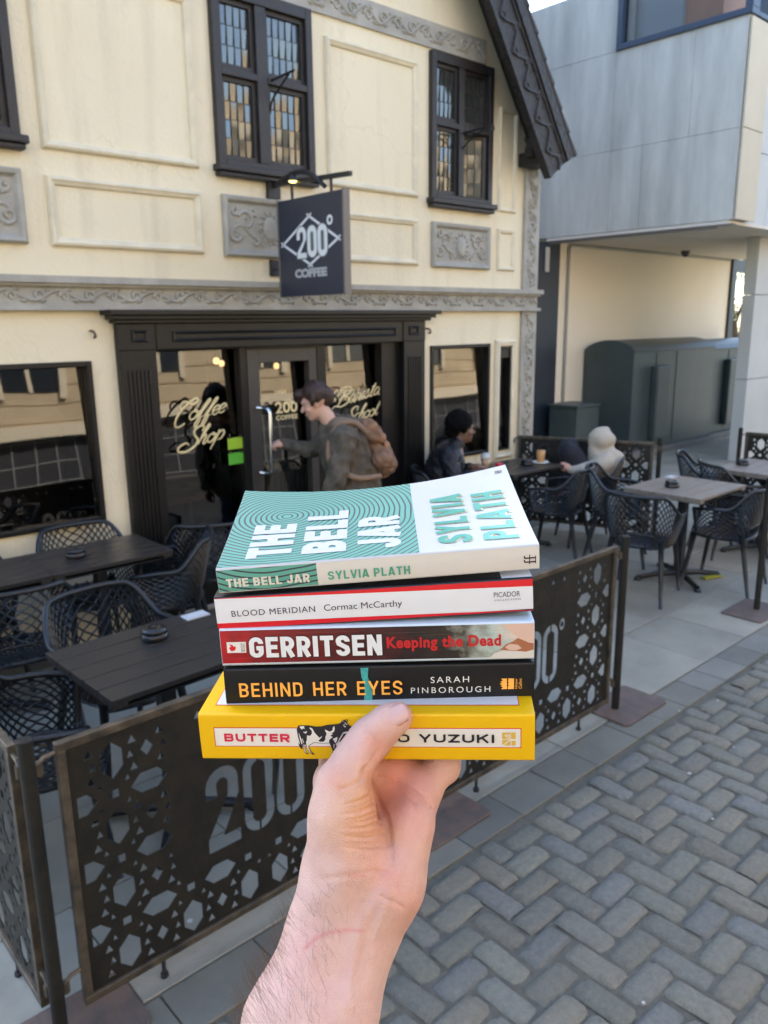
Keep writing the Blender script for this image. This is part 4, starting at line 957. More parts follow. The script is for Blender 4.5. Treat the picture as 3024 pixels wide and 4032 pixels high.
# x, y, heading (degrees of the seat's forward direction from +X), label
CH = [
 (5.21, 2.90, 14, 'black woven resin chair with its back nearest the barrier post, left of the grey-topped table'),
 (5.85, 2.57, 97, 'black woven resin chair cut by the right edge, street side of the grey-topped table'),
 (5.86, 3.50, -62, 'black woven resin chair behind the grey-topped table, just right of the white book corner'),
 (6.74, 2.93, -38, 'black woven resin chair between the two grey-topped tables'),
 (7.02, 3.30, -62, 'black woven resin chair furthest back on the right, beyond the grey-topped table'),
 (5.58, 3.93, 108, 'black woven resin chair with its back to us at the table with the coffee glass'),
 (6.17, 4.00, 140, 'black woven resin chair under the person in the cream hood'),
 (4.83, 4.55, -36, 'black woven resin chair under the person in the black jacket'),
 (7.70, 2.62, 178, 'black woven resin chair at the far right by the rear barrier'),
 (1.36, 3.30, -84, 'black woven resin chair with a pale sheen on its rim behind the near dark table'),
 (1.14, 4.02, 82, 'black woven resin chair seen from behind at the left edge, beside the long dark tables'),
 (1.77, 4.58, -92, 'black woven resin chair against the wall below the left shop window, facing us'),
 (1.06, 4.60, -88, 'black woven resin chair at the left edge against the wall, mostly out of frame'),
 (2.07, 4.22, 150, 'black woven resin chair at the right end of the long dark tables'),
 (2.52, 4.46, 60, 'black woven resin chair beside the black pilaster, half hidden by the teal book'),
 (.83, 2.86, -18, 'black woven resin chair nearest the corner post, seen from above'),
 (1.98, 2.82, 172, 'black woven resin chair half hidden by the stack, right of the near dark table'),
]
ch0 = chair_proto()
for i, (x, y, h_, lab) in enumerate(CH):
    o = ch0 if i == 0 else copy_tree(ch0)
    o.location = (x, y, 0); o.rotation_euler = (0, 0, rad(h_-90)); o['label'] = lab; o['category'] = 'chair'; o['group'] = 'black woven chairs of the outdoor seating'
# ================================================================== TABLES
def table(x0, x1, y0, y1, top, lab, rz=0, tilt=0):
    cx, cy = (x0+x1)/2, (y0+y1)/2; t = thing('cafe_table', lab, 'table', (cx, cy, 0), 0, 'slatted outdoor tables')
    m = MB(); n = 5; d = (y1-y0)/n; H = .745
    for k in range(n): m.box(x0, x1, y0+k*d+.004, y0+(k+1)*d-.004, H-.022, H)
    m.box(x0+.006, x0+.06, y0+.006, y1-.006, H-.04, H-.0225); m.box(x1-.06, x1-.006, y0+.006, y1-.006, H-.04, H-.0225); m.box(x0+.06, x1-.06, cy-.05, cy+.05, H-.04, H-.0225)
    m.build('tabletop', top, t, bevel=.0015)
    m = MB(); m.box(x0+.03, x1-.03, y0+.02, y1-.02, H-.048, H-.0405); m.build('gap_backing', M_RESIN, t)  # dark sheet added under the slats so the gaps look dark
    m = MB(); m.box(cx-.032, cx+.032, cy-.032, cy+.032, .04, H-.037); m.build('pole', M_RESIN, t, bevel=.006)
    m = MB()
    for a in range(4):
        an = rad(45+90*a+8); d_ = Vector((math.cos(an), math.sin(an), 0)); c = Vector((cx, cy, 0))
        m.tube([c+d_*.02+Vector((0,0,.05)), c+d_*.18+Vector((0,0,.042)), c+d_*.33+Vector((0,0,.022))], [.026, .022, .02], 8); m.lathe([(.0,0),(.028,.0),(.026,.018),(.01,.03)], tuple(c+d_*.33), 10)
    m.build('base', M_RESIN, t, smooth=True)
    if rz: t.rotation_euler = (0, 0, rad(rz))
    return t
table(.975, 1.675, 2.49, 3.08, M_TOP, 'dark slatted table nearest the front barrier, with an ashtray', 1.5)
table(1.37, 2.05, 4.06, 4.56, M_TOP, 'dark slatted table below the shop window with an ashtray near its middle')
table(.68, 1.366, 4.06, 4.56, M_TOP, 'dark slatted table at the left edge, pushed up to the one below the shop window')
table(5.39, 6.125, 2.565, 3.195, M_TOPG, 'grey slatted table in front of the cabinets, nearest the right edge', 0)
table(5.18, 5.90, 4.09, 4.62, M_TOP, 'dark slatted table by the wall with the iced drink and coffee glass')
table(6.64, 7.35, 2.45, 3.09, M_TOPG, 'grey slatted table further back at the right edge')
m = MB(); m.bar((5.86, 2.72, .012), (6.03, 2.66, .012), .045, .012); tag(m.build('wedge', mat('yellow_wedge', (.30,.29,.02), .6)), 'flat yellow scrap under a foot of the grey table', 'wedge')
def ashtray(x, y, lab):
    t = thing('ashtray', lab, 'ashtray', (x, y, .745), group='ashtrays on the tables')
    m = MB(); m.lathe([(.052,0),(.056,.008),(.055,.026),(.050,.030),(.046,.028)], (x, y, .745), 28); m.build('bowl', M_ASH, t, smooth=True)
    m = MB(); m.lathe([(.0485,.032),(.052,.036),(.050,.046),(.038,.053),(.018,.055),(.014,.05),(0,.049)], (x, y, .745), 28); m.build('lid', M_ASH, t, smooth=True)
ashtray(1.352, 2.90, 'black lidded ashtray on the near dark table'); ashtray(1.585, 4.31, 'black lidded ashtray on the dark table below the shop window')
ashtray(5.65, 2.93, 'black lidded ashtray on the grey table nearest the right edge'); ashtray(6.96, 2.97, 'black lidded ashtray on the grey table further back'); ashtray(5.65, 4.32, 'black lidded ashtray on the table by the wall')
m = MB(); m.box(1.55, 1.66, 2.985, 3.055, .7455, .749); m.box(1.565, 1.645, 2.995, 3.045, .7492, .752); tag(m.build('napkin', mat('paper', (.5,.5,.5), .6)), 'folded pale paper on the back corner of the near dark table', 'napkin')
m = MB(); m.box(5.96, 6.06, 3.10, 3.16, .7455, .752); tag(m.build('menu_card', mat('paper', (.5,.5,.5), .6)), 'pale card at the back corner of the grey table', 'card')
# drinks and phone on the wall table
c = thing('iced_drink', 'plastic cup of iced coffee with a clear domed lid', 'cup', (5.25, 4.46, .745))
m = MB(); m.lathe([(.0,0),(.03,.0),(.04,.095),(.0,.095)], (5.25, 4.46, .745), 20); m.build('cup', mat('iced_coffee', (.42,.28,.17), .3), c, smooth=True)
m = MB(); m.lathe([(.0405,.095),(.043,.098),(.043,.104),(.039,.125),(.024,.142),(.012,.145)], (5.25, 4.46, .745), 20); m.build('lid', mat('clear_lid', (.45,.47,.48), .15), c, smooth=True)
c = thing('coffee_glass', 'tall glass of milky coffee on a white saucer by the raised knee', 'glass', (5.83, 4.30, .745))
m = MB(); m.lathe([(.0,.008),(.034,.008),(.040,.115),(.0,.115)], (5.83, 4.30, .745), 20); m.build('glass', mat('latte', (.50,.27,.10), .25), c, smooth=True)
m = MB(); m.lathe([(.0,.0),(.05,.0),(.075,.010),(.072,.012),(.0,.006)], (5.83, 4.30, .745), 24); m.build('saucer', M_WHITE, c, smooth=True)
m = MB(); m.box(5.40, 5.47, 4.44, 4.475, .7455, .775); tag(m.build('phone', mat('red_case', (.6,.04,.07), .35), bevel=.006), 'red cased phone lying near the iced drink', 'phone')
# ================================================================== BARRIERS
PW, PZ0, PZ1 = 1.275, .065, .91
def barrier_plate():
    W_, H_ = PW-.05, PZ1-PZ0-.05          # sheet inside the frame; local x 0..W_, z 0..H_
    loops = [[(0, 0), (W_, 0), (W_, H_), (0, H_)]]; per = .213; ox, oz = .125, .176
    ex = (.30, W_-.30, .215, .70)
    def ok(pts): return all(.006 < a < W_-.006 and .006 < b < H_-.006 for a, b in pts) and not any(ex[0] < a < ex[1] and ex[2] < b < ex[3] for a, b in pts)
    def put(pts):
        for mir in (0, 1):
            q = [((W_-a) if mir else a, b) for a, b in pts]
            if mir: q = q[::-1]
            xs = [a for a, b in q]
            if not mir and max(xs) > W_/2-.004: continue
            if mir and min(xs) < W_/2+.004: continue
            if ok(q): loops.append(q[::-1])
    def clip(pts, lo): return [(max(a, lo), b) for a, b in pts]
    for i in range(-1, 5):
        for j in range(-1, 5):
            x, z = ox+i*per, oz+j*per
            put([(x-.013, z-.013), (x+.013, z-.013), (x+.013, z+.013), (x-.013, z+.013)])
            hz = z+per/2; put([(x, hz-.058), (x+.033, hz-.026), (x+.033, hz+.026), (x, hz+.058), (x-.033, hz+.026), (x-.033, hz-.026)])
            hx = x+per/2
            hp_ = [(hx-.058, z), (hx-.026, z-.032), (hx+.026, z-.032), (hx+.058, z), (hx+.026, z+.032), (hx-.026, z+.032)]
            if i == -1: hp_ = [(max(a, .018), b) for a, b in hp_]
            put(hp_)
            cx, cz = hx, hz
            for sx, sz in ((1,1),(1,-1),(-1,1),(-1,-1)): a, b = x+sx*.040, z+sz*.036; put([(a-.008, b-.008), (a+.008, b-.008), (a+.003*sx, b+.010)])
            put([(cx, cz-.026), (cx+.019, cz), (cx, cz+.026), (cx-.019, cz)])
            for sx in (1, -1):
                for sz in (1, -1):
                    a, b = cx+sx*.043, cz+sz*.043; tri = [(a-.013, b-.012), (a+.013, b-.012), (a, b+.014)]
                    put(tri)
                    a, b = cx+sx*.052, cz+sz*.0; put([(a-.010, b-.012), (a+.010, b-.012), (a, b+.012)]) if sz > 0 else None
    # stencilled figures
    def half0(x0, x1, z0, z1, t, left):
        w_ = x1-x0; r = w_/2; cx = (x0+x1)/2; g = .006; out = []; n = 8; s = -1 if left else 1
        for k in range(n+1): a = math.pi/2*(1-k/n); out.append((cx+s*max(g/2, r*math.cos(a)), z1-r+r*math.sin(a)))
        for k in range(n+1): a = -math.pi/2*k/n; out.append((cx+s*max(g/2, r*math.cos(a)), z0+r+r*math.sin(a)))
        ri = r-t
        for k in range(n+1): a = -math.pi/2*(1-k/n); out.append((cx+s*max(g/2, ri*math.cos(a)), z0+r+ri*math.sin(a)))
        for k in range(n+1): a = math.pi/2*k/n; out.append((cx+s*max(g/2, ri*math.cos(a)), z1-r+ri*math.sin(a)))
        return out
    zb, zt = .255, .545; X0 = .41
    two = [(X0, zb), (X0+.12, zb), (X0+.12, zb+.045), (X0+.058, zb+.045), (X0+.12, zb+.175)]
    for k in range(9): a = math.pi*k/8; two.append((X0+.06+.06*math.cos(a), zt-.06+.06*math.sin(a)))
    two += [(X0, zt-.10), (X0+.042, zt-.10)]
    for k in range(7): a = math.pi*(1-k/6); two.append((X0+.06+.02*math.cos(a), zt-.06+.02*math.sin(a)))
    two += [(X0+.078, zb+.185), (X0, zb+.05)]
    loops.append(two[::-1])
    for x0 in (X0+.137, X0+.264):
        for lf in (True, False): loops.append(half0(x0, x0+0.118, zb, zt, .033, lf))
    loops.append([(X0+.41+.022*math.cos(2*math.pi*k/12), zt-.02+.03*math.sin(2*math.pi*k/12)) for k in range(12)])
    V, F = poly2d(loops, .0018)
    m2 = [(X0+.41+.010*math.cos(2*math.pi*k/12), zt-.02+.014*math.sin(2*math.pi*k/12)) for k in range(12)]
    return V, F, m2
PV, PF, DOT = barrier_plate()
def barrier(org, ax, lab):
    ax = Vector(ax).normalized(); nv = Vector((-ax.y, ax.x, 0)); o0 = Vector(org)
    t = thing('cafe_barrier', lab, 'barrier', (o0.x+ax.x*PW/2, o0.y+ax.y*PW/2, 0), 0, 'laser cut steel barrier panels')
    W = lambda a, d, z: tuple(o0+ax*a+nv*d+Vector((0, 0, z)))
    m = MB(); m.add([W(v[0]+.025, v[2], v[1]+PZ0+.025) for v in PV], PF)
    m.prism(DOT, lambda u, v, d: W(u+.025, d, v+PZ0+.025), -.0015, .0015); m.build('cut_plate', M_RUST, t)
    m = MB()
    for a0, a1, z0, z1 in ((0, PW, PZ1-.025, PZ1), (0, PW, PZ0, PZ0+.025), (0, .025, PZ0+.025, PZ1-.025), (PW-.025, PW, PZ0+.025, PZ1-.025)):
        m.add([W(a, d, z) for z in (z0, z1) for d in (-.012, .012) for a in (a0, a1)], [(0,2,3,1),(4,5,7,6),(0,1,5,4),(2,6,7,3),(0,4,6,2),(1,3,7,5)])
    m.build('edge_frame', M_EDGE, t, bevel=.002)
    for a in (.0, PW):
        s = -1 if a == 0 else 1
        for z in (PZ1-.03, PZ0+.12):
            m = MB(); m.tube([W(a, 0, z+.004), W(a+s*.03, 0, z), W(a+s*.046, 0, z-.012), W(a+s*.046, 0, z-.05)], .006, 6); m.lathe([(.012,-.035),(.012,.0)], W(a+s*.046, 0, z-.01), 8); m.build('hook', M_EDGE, t)
    for a in (.25, PW-.25): m = MB(); m.tube([W(a, 0, PZ0), W(a, 0, .012)], .007, 6); m.lathe([(.013,0),(.013,.014)], W(a, 0, 0), 8); m.build('foot', M_IRON, t)
    return t
def post(x, y, lab, px=(-.16, .22), py=(-.14, .12), rz=0, h=.95):
    t = thing('barrier_post', lab, 'post', (x, y, 0), 0, 'round barrier posts')
    m = MB(); m.lathe([(.0205,.008),(.0205,h-.002),(.019,h),(.0,h)], (x, y, 0), 20); m.build('pole', M_RUST, t)
    m = MB(); rr_ = .028; pg = []
    for cx_, cy_, a0 in ((px[1]-rr_, py[1]-rr_, 0), (px[0]+rr_, py[1]-rr_, 90), (px[0]+rr_, py[0]+rr_, 180), (px[1]-rr_, py[0]+rr_, 270)):
        for k in range(5): an = rad(a0+k*22.5); pg.append((x+cx_+rr_*math.cos(an), y+cy_+rr_*math.sin(an)))
    m.prism(pg, lambda a, b, d: (a, b, d), .001, .012); b = m.build('base_plate', M_RUSTP, t); bv = b.modifiers.new('b', 'BEVEL'); bv.width = .015; bv.segments = 4; bv.affect = 'EDGES'; bv.limit_method = 'ANGLE'; bv.offset_type = 'OFFSET'
    bv.width = .003
    return t
FY = 2.03
barrier((.635, FY, 0), (1, 0, 0), 'nearest front barrier panel, rust-edged, its cut-out figures behind the hand')
barrier((2.118, FY, 0), (1, 0, 0), 'front barrier panel to the right of the books with the cut-out zero showing')
barrier((.548, 2.10, 0), (0, 1, 0), 'side barrier panel at the left edge, seen nearly edge on')
barrier((.548, 3.58, 0), (0, 1, 0), 'side barrier panel running back to the wall at the left')
barrier((6.28, 4.86, 0), (.30, -.954, 0), 'rear barrier panel from the wall behind the person in the cream hood') if False else None
post(.562, FY, 'rusty barrier post at the near left corner'); post(2.025, FY+.0, 'barrier post behind the wrist with a rusty foot plate', (-.11, .27), (-.16, .11)); post(3.462, FY-.01, 'rusty barrier post to the right of the books, on a square foot plate', (-.125, .275), (-.15, .12))
post(5.47, 2.14, 'barrier post cut by the right edge of the picture', (-.24, .18), (-.13, .15))
post(7.86, 3.40, 'barrier post in front of the pale wall at the far right')
post(.548, 3.50, 'side barrier post at the left, behind the chairs')
barrier((7.89, 3.36, 0), (.1, -1, 0), 'barrier panel at the far right against the pale wall')
def small_barrier():
    b = barrier((6.19, 4.84, 0), (.36, -.93, 0), 'dark barrier panel between the wall and the person in the cream hood')
small_barrier(); post(6.70, 3.62, 'barrier post behind the chair of the person in the cream hood')
# ================================================================== CABINETS
def cabinet(x0, x1, y0, y1, h, lab, arch=True):
    t = thing('utility_cabinet', lab, 'cabinet', ((x0+x1)/2, (y0+y1)/2, 0), group='dark street utility cabinets')
    m = MB(); n = 14; sh_ = h*.915; prof = [(y0, .10), (y1, .10)]
    for k in range(n+1):
        u = k/n; y = y1+(y0-y1)*u; prof.append((y, sh_+(h-sh_)*math.sin(math.pi*u)**.62))
    m.prism(prof, lambda a, b, d: (d, a, b), x0, x1); m.build('body', M_CAB, t, bevel=.008)
    m = MB(); m.box(x0-.06, x1+.06, y0-.09, y1+.05, -.02, .0995); m.build('plinth', M_CONC2 if False else mat('plinth', (.17,.17,.16), .85, .2, 6), t, bevel=.02)
    m = MB(); m.box(x0+.0, x1, y0-.014, y0-.001, sh_-.03, sh_-.005); m.box((x0+x1)/2-.004, (x0+x1)/2+.004, y0-.007, y0-.0005, .14, sh_-.04); m.box(x0+.62, x0+.625, y0-.007, y0-.0005, .14, sh_-.04); m.build('door_seam', M_NAVY, t)
    m = MB(); a = x0+.50; b = a+.42; m.box(a, b, y0-.11, y0-.0005, .22, 1.33)
    m.build('vent_box', M_CAB, t, bevel=.02); m = MB()
    for k in range(34):
        for q in range(5): m.box(a+.05+q*.068, a+.10+q*.068, y0-.114, y0-.1105, .28+k*.03, .293+k*.03)
    m.build('louvre', mat('louvre_grey', (.14,.16,.16), .5), t)
    return t
cabinet(10.46, 12.93, 6.14, 6.98, 1.71, 'large round-topped dark green utility cabinet with a louvred vent box'); cabinet(13.0, 14.95, 6.22, 6.98, 1.66, 'second round-topped utility cabinet further right, partly behind the pale wall')
t = thing('service_box', 'small dark box cabinet in front of the cream wall, left of the large cabinet', 'cabinet', (9.72, 6.6, 0))
m = MB(); m.box(9.45, 10.0, 6.38, 6.85, .0, .80); m.build('body', M_CAB, t, bevel=.01); m = MB(); m.box(9.43, 10.02, 6.36, 6.87, .8005, .84); m.build('lid', M_CAB, t, bevel=.012)
# ================================================================== PEOPLE
M_SK1 = mat('skin_pale', (.60,.36,.27), .5, .12, 30, sss=.1); M_SK2 = mat('skin_brown', (.17,.09,.058), .42, .15, 30)
def sobj(name, prims, h, k, m, par, smooth=True, fn=None):
    V, F = sdf_mesh(prims, h, k)
    if fn is not None: V = fn(V)
    return mesh_obj(name, V, F, m, par, smooth=smooth)
def vv(*a): return np.array(a, float)
def head(c, f, up, s=1.0):
    """prims of a head at c, facing f: skull, jaw, nose, lips, brow, ear, neck root"""
    f = np.array(f)/np.linalg.norm(f); up = np.array(up)-f*np.dot(up, f); up /= np.linalg.norm(up); r = np.cross(f, up)
    Mx = np.stack([r, f, up], 1); P = lambda x, y, z: np.array(c)+s*(r*x+f*y+up*z)
    pr = [el(P(0,-.012,.030), vv(.074,.092,.082)*s, Mx), el(P(0,.022,-.045), vv(.056,.062,.066)*s, Mx), el(P(0,.058,-.092), vv(.030,.026,.022)*s, Mx),
          rc(P(0,.078,.005), P(0,.102,-.030), .009*s, .014*s, .010), el(P(0,.083,-.062), vv(.024,.012,.010)*s, Mx, .008), el(P(0,.072,.024), vv(.05,.02,.012)*s, Mx, .012)]
    for q in (1, -1): pr += [el(P(.072*q,-.008,-.008), vv(.010,.020,.030)*s, Mx, .008), el(P(.042*q,.058,-.028), vv(.022,.02,.02)*s, Mx, .02)]
    return pr, P
def hand_prims(w0, d, n, s=1.0, curl=.5, side=1):
    """small hand: wrist w0, pointing d, palm normal n (fingers curl towards n)"""
    d = np.array(d)/np.linalg.norm(d); n = np.array(n)-d*np.dot(n, d); n /= np.linalg.norm(n); r = np.cross(d, n)*side
    P = lambda x, y, z: np.array(w0)+s*(r*x+d*y+n*z); pr = [rc(P(0,0,0), P(.0,.05,0), .022*s, .030*s), rc(P(-.018,.045,0), P(.022,.045,0), .018*s, .018*s)]
    for i, (x, l) in enumerate(((-.030,.068),(-.010,.076),(.011,.072),(.031,.058))):
        a1, a2 = curl*.9, curl*2.0; p0 = P(x,.072,0); p1 = P(x,.072+l*.45*math.cos(a1), l*.45*math.sin(a1)); p2 = P(x, .072+l*.45*math.cos(a1)+l*.3*math.cos(a2), l*.45*math.sin(a1)+l*.3*math.sin(a2)); p3 = P(x, .072+l*.45*math.cos(a1)+l*.3*math.cos(a2)+l*.25*math.cos(a2*1.35), l*.45*math.sin(a1)+l*.3*math.sin(a2)+l*.25*math.sin(a2*1.35))
        pr += [rc(p0, p1, .0105*s, .0095*s, .006), rc(p1, p2, .0095*s, .0088*s, .004), rc(p2, p3, .0088*s, .0075*s, .004)]
    pr += [rc(P(-.026,.022,.008), P(-.046,.050,.022), .014*s, .0115*s, .01), rc(P(-.046,.050,.022), P(-.046,.082,.036), .0112*s, .0085*s, .004)]
    return pr
# ---- 1: person at the door, reaching for the handle
p1 = thing('person', 'person in a dark olive jacket with short brown hair pulling the shop door handle', 'person', (3.62, 4.42, 0))
PV1, _c1, _s1, D1_ = np.array((3.56, 4.40)), math.cos(rad(-34)), math.sin(rad(-34)), np.array((-.055, -.150))
def RT1(V):
    V = np.array(V, float); q = V[..., :2]-PV1; V[..., 0] = PV1[0]+D1_[0]+q[..., 0]*_c1-q[..., 1]*_s1; V[..., 1] = PV1[1]+D1_[1]+q[..., 0]*_s1+q[..., 1]*_c1; return V
def IR1(p):
    q = np.array(p[:2])-PV1-D1_; return (PV1[0]+q[0]*_c1+q[1]*_s1, PV1[1]-q[0]*_s1+q[1]*_c1, p[2])
def IRd(d): return (d[0]*_c1+d[1]*_s1, -d[0]*_s1+d[1]*_c1, d[2])
def comp(f): return lambda V: RT1(f(V))
hp1, HP = head((3.352, 4.40, 1.475), (-.93, .12, -.34), (-.34, 0, .94))
neck = [rc((3.405,4.40,1.41), (3.475,4.40,1.30), .052, .062)]
HD = (3.262, 4.765, 1.150)
EL1, WR1 = IR1((3.455,4.60,1.10)), IR1((3.335,4.745,1.145)); arms = [rc((3.51,4.57,1.24), EL1, .05, .042), rc(EL1, WR1, .04, .028)]
rh = hand_prims(WR1, IRd((-.90,.32,.10)), IRd((-.3,.35,-.8)), .92, .95, 1)
armn = [rc((3.54,4.21,1.22), (3.47,4.17,.98), .055, .046), rc((3.47,4.17,.98), (3.40,4.19,.77), .042, .03)]
lh = hand_prims((3.395,4.19,.76), (-.15,.05,-1), (-.3,.9,0), .92, .55, -1)
tors = [rc((3.53,4.26,1.235), (3.53,4.54,1.235), .085, .085), rc((3.55,4.40,1.18), (3.62,4.40,.92), .15, .14), rc((3.60,4.31,.86), (3.60,4.49,.86), .12, .12)]
legs = []
for y, fx in ((4.31, 3.50), (4.50, 3.74)): legs += [rc((3.63,y,.84), (3.58+(fx-3.6)*.5,y,.45), .092, .062), rc((3.58+(fx-3.6)*.5,y,.45), (fx+.06,y,.07), .058, .042), rc((fx+.06,y,.045), (fx-.09,y,.03), .042, .034)]
sobj('body', hp1+neck+arms+rh+armn+lh+tors+legs, .0075, .025, M_SK1, p1, fn=RT1)
hair = [el(HP(0,-.022,.060), vv(.088,.100,.078)), el(HP(0,-.075,.012), vv(.070,.045,.075)), el(HP(0,.058,.075), vv(.070,.045,.040)), el(HP(.066,.0,.035), vv(.022,.055,.055)), el(HP(-.066,.0,.035), vv(.022,.055,.055)), el(HP(0,.085,.052), vv(.05,.02,.03))]
rng = np.random.RandomState(2)
for i in range(46):
    a = rng.uniform(-1.5, 1.5); b = rng.uniform(-.4, 1.3); q = HP(.082*math.sin(a)*math.cos(b), -.02-.09*math.cos(a)*math.cos(b), .05+.085*math.sin(b)); hair.append(rc(q, q+rng.normal(0, .014, 3)+vv(-.004,0,-.016), .013, .006, .012))
sobj('hair', hair, .006, .012, mat('hair_brown', (.045,.020,.014), .6, .5, 90, .4, 160, stretch=(1, 1, 1)), p1, fn=RT1)
def wrinkle(amp, fr, seed):
    r = np.random.RandomState(seed); D = r.normal(0, 1, (7, 3))*fr; ph = r.uniform(0, 6.28, 7)
    return lambda V: V+amp*np.stack([sum(np.sin(V@D[i]+ph[i]+q) for i in range(7)) for q in (0, 2, 4)], 1)
jk = [rc((3.525,4.25,1.235), (3.525,4.55,1.235), .100, .100), rc((3.55,4.40,1.20), (3.62,4.40,.92), .182, .185), rc((3.60,4.30,.80), (3.61,4.50,.80), .165, .165), rc((3.47,4.40,1.30), (3.52,4.40,1.27), .075, .09),
      rc((3.535,4.205,1.225), (3.47,4.155,.98), .076, .068), rc((3.47,4.155,.98), (3.405,4.18,.79), .064, .048),
      rc((3.51,4.57,1.235), EL1, .068, .056), rc(EL1, WR1, .054, .040)]
M_JK = mat('olive_jacket', (.115,.095,.07), .85, .55, 14, .5, 90)
sobj('jacket', jk, .0095, .03, M_JK, p1, fn=comp(wrinkle(.0034, 46, 3)))
sobj('hood_collar', [rc((3.50,4.30,1.315), (3.50,4.50,1.315), .055, .055), rc((3.56,4.32,1.30), (3.57,4.48,1.30), .07, .07), rc((3.58,4.40,1.27), (3.61,4.40,1.20), .08, .06)], .009, .04, mat('tan_canvas', (.20,.145,.095), .9, .3, 10, .4, 90), p1, fn=comp(wrinkle(.0015, 40, 4)))
jl = []
for y, fx in ((4.31, 3.50), (4.50, 3.74)): jl += [rc((3.63,y,.84), (3.58+(fx-3.6)*.5,y,.45), .112, .078), rc((3.58+(fx-3.6)*.5,y,.45), (fx+.06,y,.09), .075, .062)]
jl += [rc((3.62,4.32,.86), (3.62,4.49,.86), .125, .125)]
sobj('jeans', jl, .01, .03, mat('blue_denim', (.030,.045,.095), .85, .3, 20, .3, 120), p1, fn=comp(wrinkle(.002, 30, 5)))
for y, fx in ((4.31, 3.50), (4.50, 3.74)): sobj('shoe', [rc((fx+.07,y,.06), (fx-.10,y,.035), .05, .036), el((fx-.01,y,.018), vv(.135,.05,.018))], .007, .015, M_BLACK, p1, fn=RT1)
bp = thing('backpack', 'tan canvas backpack on the back of the person at the door', 'backpack', (3.80, 4.38, .94))
T = lambda u, v, z: (3.690+.38*(1.30-z)*.85+u, 4.385+v, z)
bpk = [rc(T(.035,-.075,1.25), T(.035,.075,1.25), .056, .056), rc(T(.040,-.085,1.08), T(.040,.085,1.08), .074, .074), rc(T(.030,0,1.25), T(.035,0,1.02), .075, .085), rc(T(.085,-.055,1.04), T(.085,.055,1.04), .045, .045), rc(T(.0,-.05,1.31), T(.0,.05,1.31), .036, .036), rc(T(.085,-.06,1.13), T(.085,.06,1.13), .03, .03)]
M_BP = mat('tan_leather_canvas', (.24,.13,.075), .7, .4, 12, .4, 70)
sobj('bag', bpk, .0085, .03, M_BP, bp, fn=comp(wrinkle(.0028, 60, 6)))
sobj('flap', [rc(T(.045,-.085,1.30), T(.045,.085,1.30), .044, .044), rc(T(.082,-.075,1.22), T(.082,.075,1.22), .036, .036), rc(T(.105,-.06,1.16), T(.105,.06,1.16), .026, .026)], .008, .03, mat('tan_flap', (.33,.165,.085), .65, .35, 12, .4, 70), bp, fn=comp(wrinkle(.002, 40, 7)))
for s_ in (-1, 1):
    m = MB(); pts = catmull([(3.70, 4.385+s_*.10, 1.27), (3.60, 4.385+s_*.125, 1.345), (3.50, 4.385+s_*.14, 1.325), (3.435, 4.385+s_*.15, 1.22), (3.44, 4.385+s_*.20, 1.08), (3.60, 4.385+s_*.22, .98), (3.78, 4.385+s_*.14, .97)], 6)
    m.tube([RT1(q) for q in pts], [.020]*len(pts), 8); m.build('strap', mat('strap_tan', (.22,.14,.09), .8), bp, smooth=True)
m = MB(); m.tube([RT1(q) for q in (T(.125,-.02,1.16), T(.135,-.02,1.06), T(.12,-.02,1.0))], .008, 6); m.tube([RT1(q) for q in (T(.125,.03,1.16), T(.138,.03,1.06), T(.12,.03,1.01))], .008, 6); m.build('buckle_strap', mat('strap_dark', (.12,.055,.03), .6), bp)
# ---- 2: seated person in a black puffer jacket
p2 = thing('person', 'seated person in a black padded jacket with black curly hair, beside the wall', 'person', (4.84, 4.52, 0))
def RT2(V):
    V = np.array(V, float); a_ = rad(-42); q = V[..., :2]-np.array((4.90, 4.52)); V[..., 0] = 4.905+q[..., 0]*math.cos(a_)-q[..., 1]*math.sin(a_); V[..., 1] = 4.575+q[..., 0]*math.sin(a_)+q[..., 1]*math.cos(a_); return V
def comp2(f): return lambda V: RT2(f(V))
hp2, HQ = head((5.018, 4.525, 1.115), (.97, .20, -.04), (.05, 0, 1), .98)
b2 = hp2+[rc((5.0,4.525,1.05), (4.95,4.52,.95), .052, .06), rc((4.90,4.36,.90), (4.90,4.68,.90), .07, .07), rc((4.90,4.52,.88), (4.80,4.52,.50), .13, .135)]
lg2 = []
for y in (4.42, 4.62): lg2 += [rc((4.82,y,.49), (5.20,y,.50), .082, .062), rc((5.20,y,.50), (5.22,y,.08), .056, .04), rc((5.20,y,.045), (5.33,y,.03), .04, .032)]
ar2 = [rc((4.89,4.33,.89), (4.93,4.27,.72), .05, .045), rc((4.93,4.27,.72), (5.10,4.33,.765), .04, .028), rc((4.89,4.70,.89), (4.95,4.74,.72), .05, .045), rc((4.95,4.74,.72), (5.12,4.58,.775), .04, .028)]
h2 = hand_prims((5.10,4.33,.772), (.9,.25,.05), (0,.2,-1), .9, .5, 1)+hand_prims((5.12,4.58,.78), (.95,-.2,.05), (0,.1,-1), .9, .5, -1)
sobj('body', b2+lg2+ar2+h2, .0075, .025, M_SK2, p2, fn=RT2)
hr = [el(HQ(0,-.035,.068), vv(.112,.118,.096)), el(HQ(0,-.085,.0), vv(.075,.05,.08)), el(HQ(.07,-.01,.03), vv(.03,.05,.06)), el(HQ(-.07,-.01,.03), vv(.03,.05,.06))]
rng = np.random.RandomState(5)
for i in range(150):
    a = rng.uniform(-2.2, 2.2); b = rng.uniform(-.5, 1.5)
    if abs(a) > 1.9 and b < .45: continue
    q = HQ(.112*math.sin(a)*math.cos(b), -.035-.118*math.cos(a)*math.cos(b), .060+.100*math.sin(b)); hr.append(el(q, vv(.014,.014,.014)*rng.uniform(.7, 1.25), None, .008))
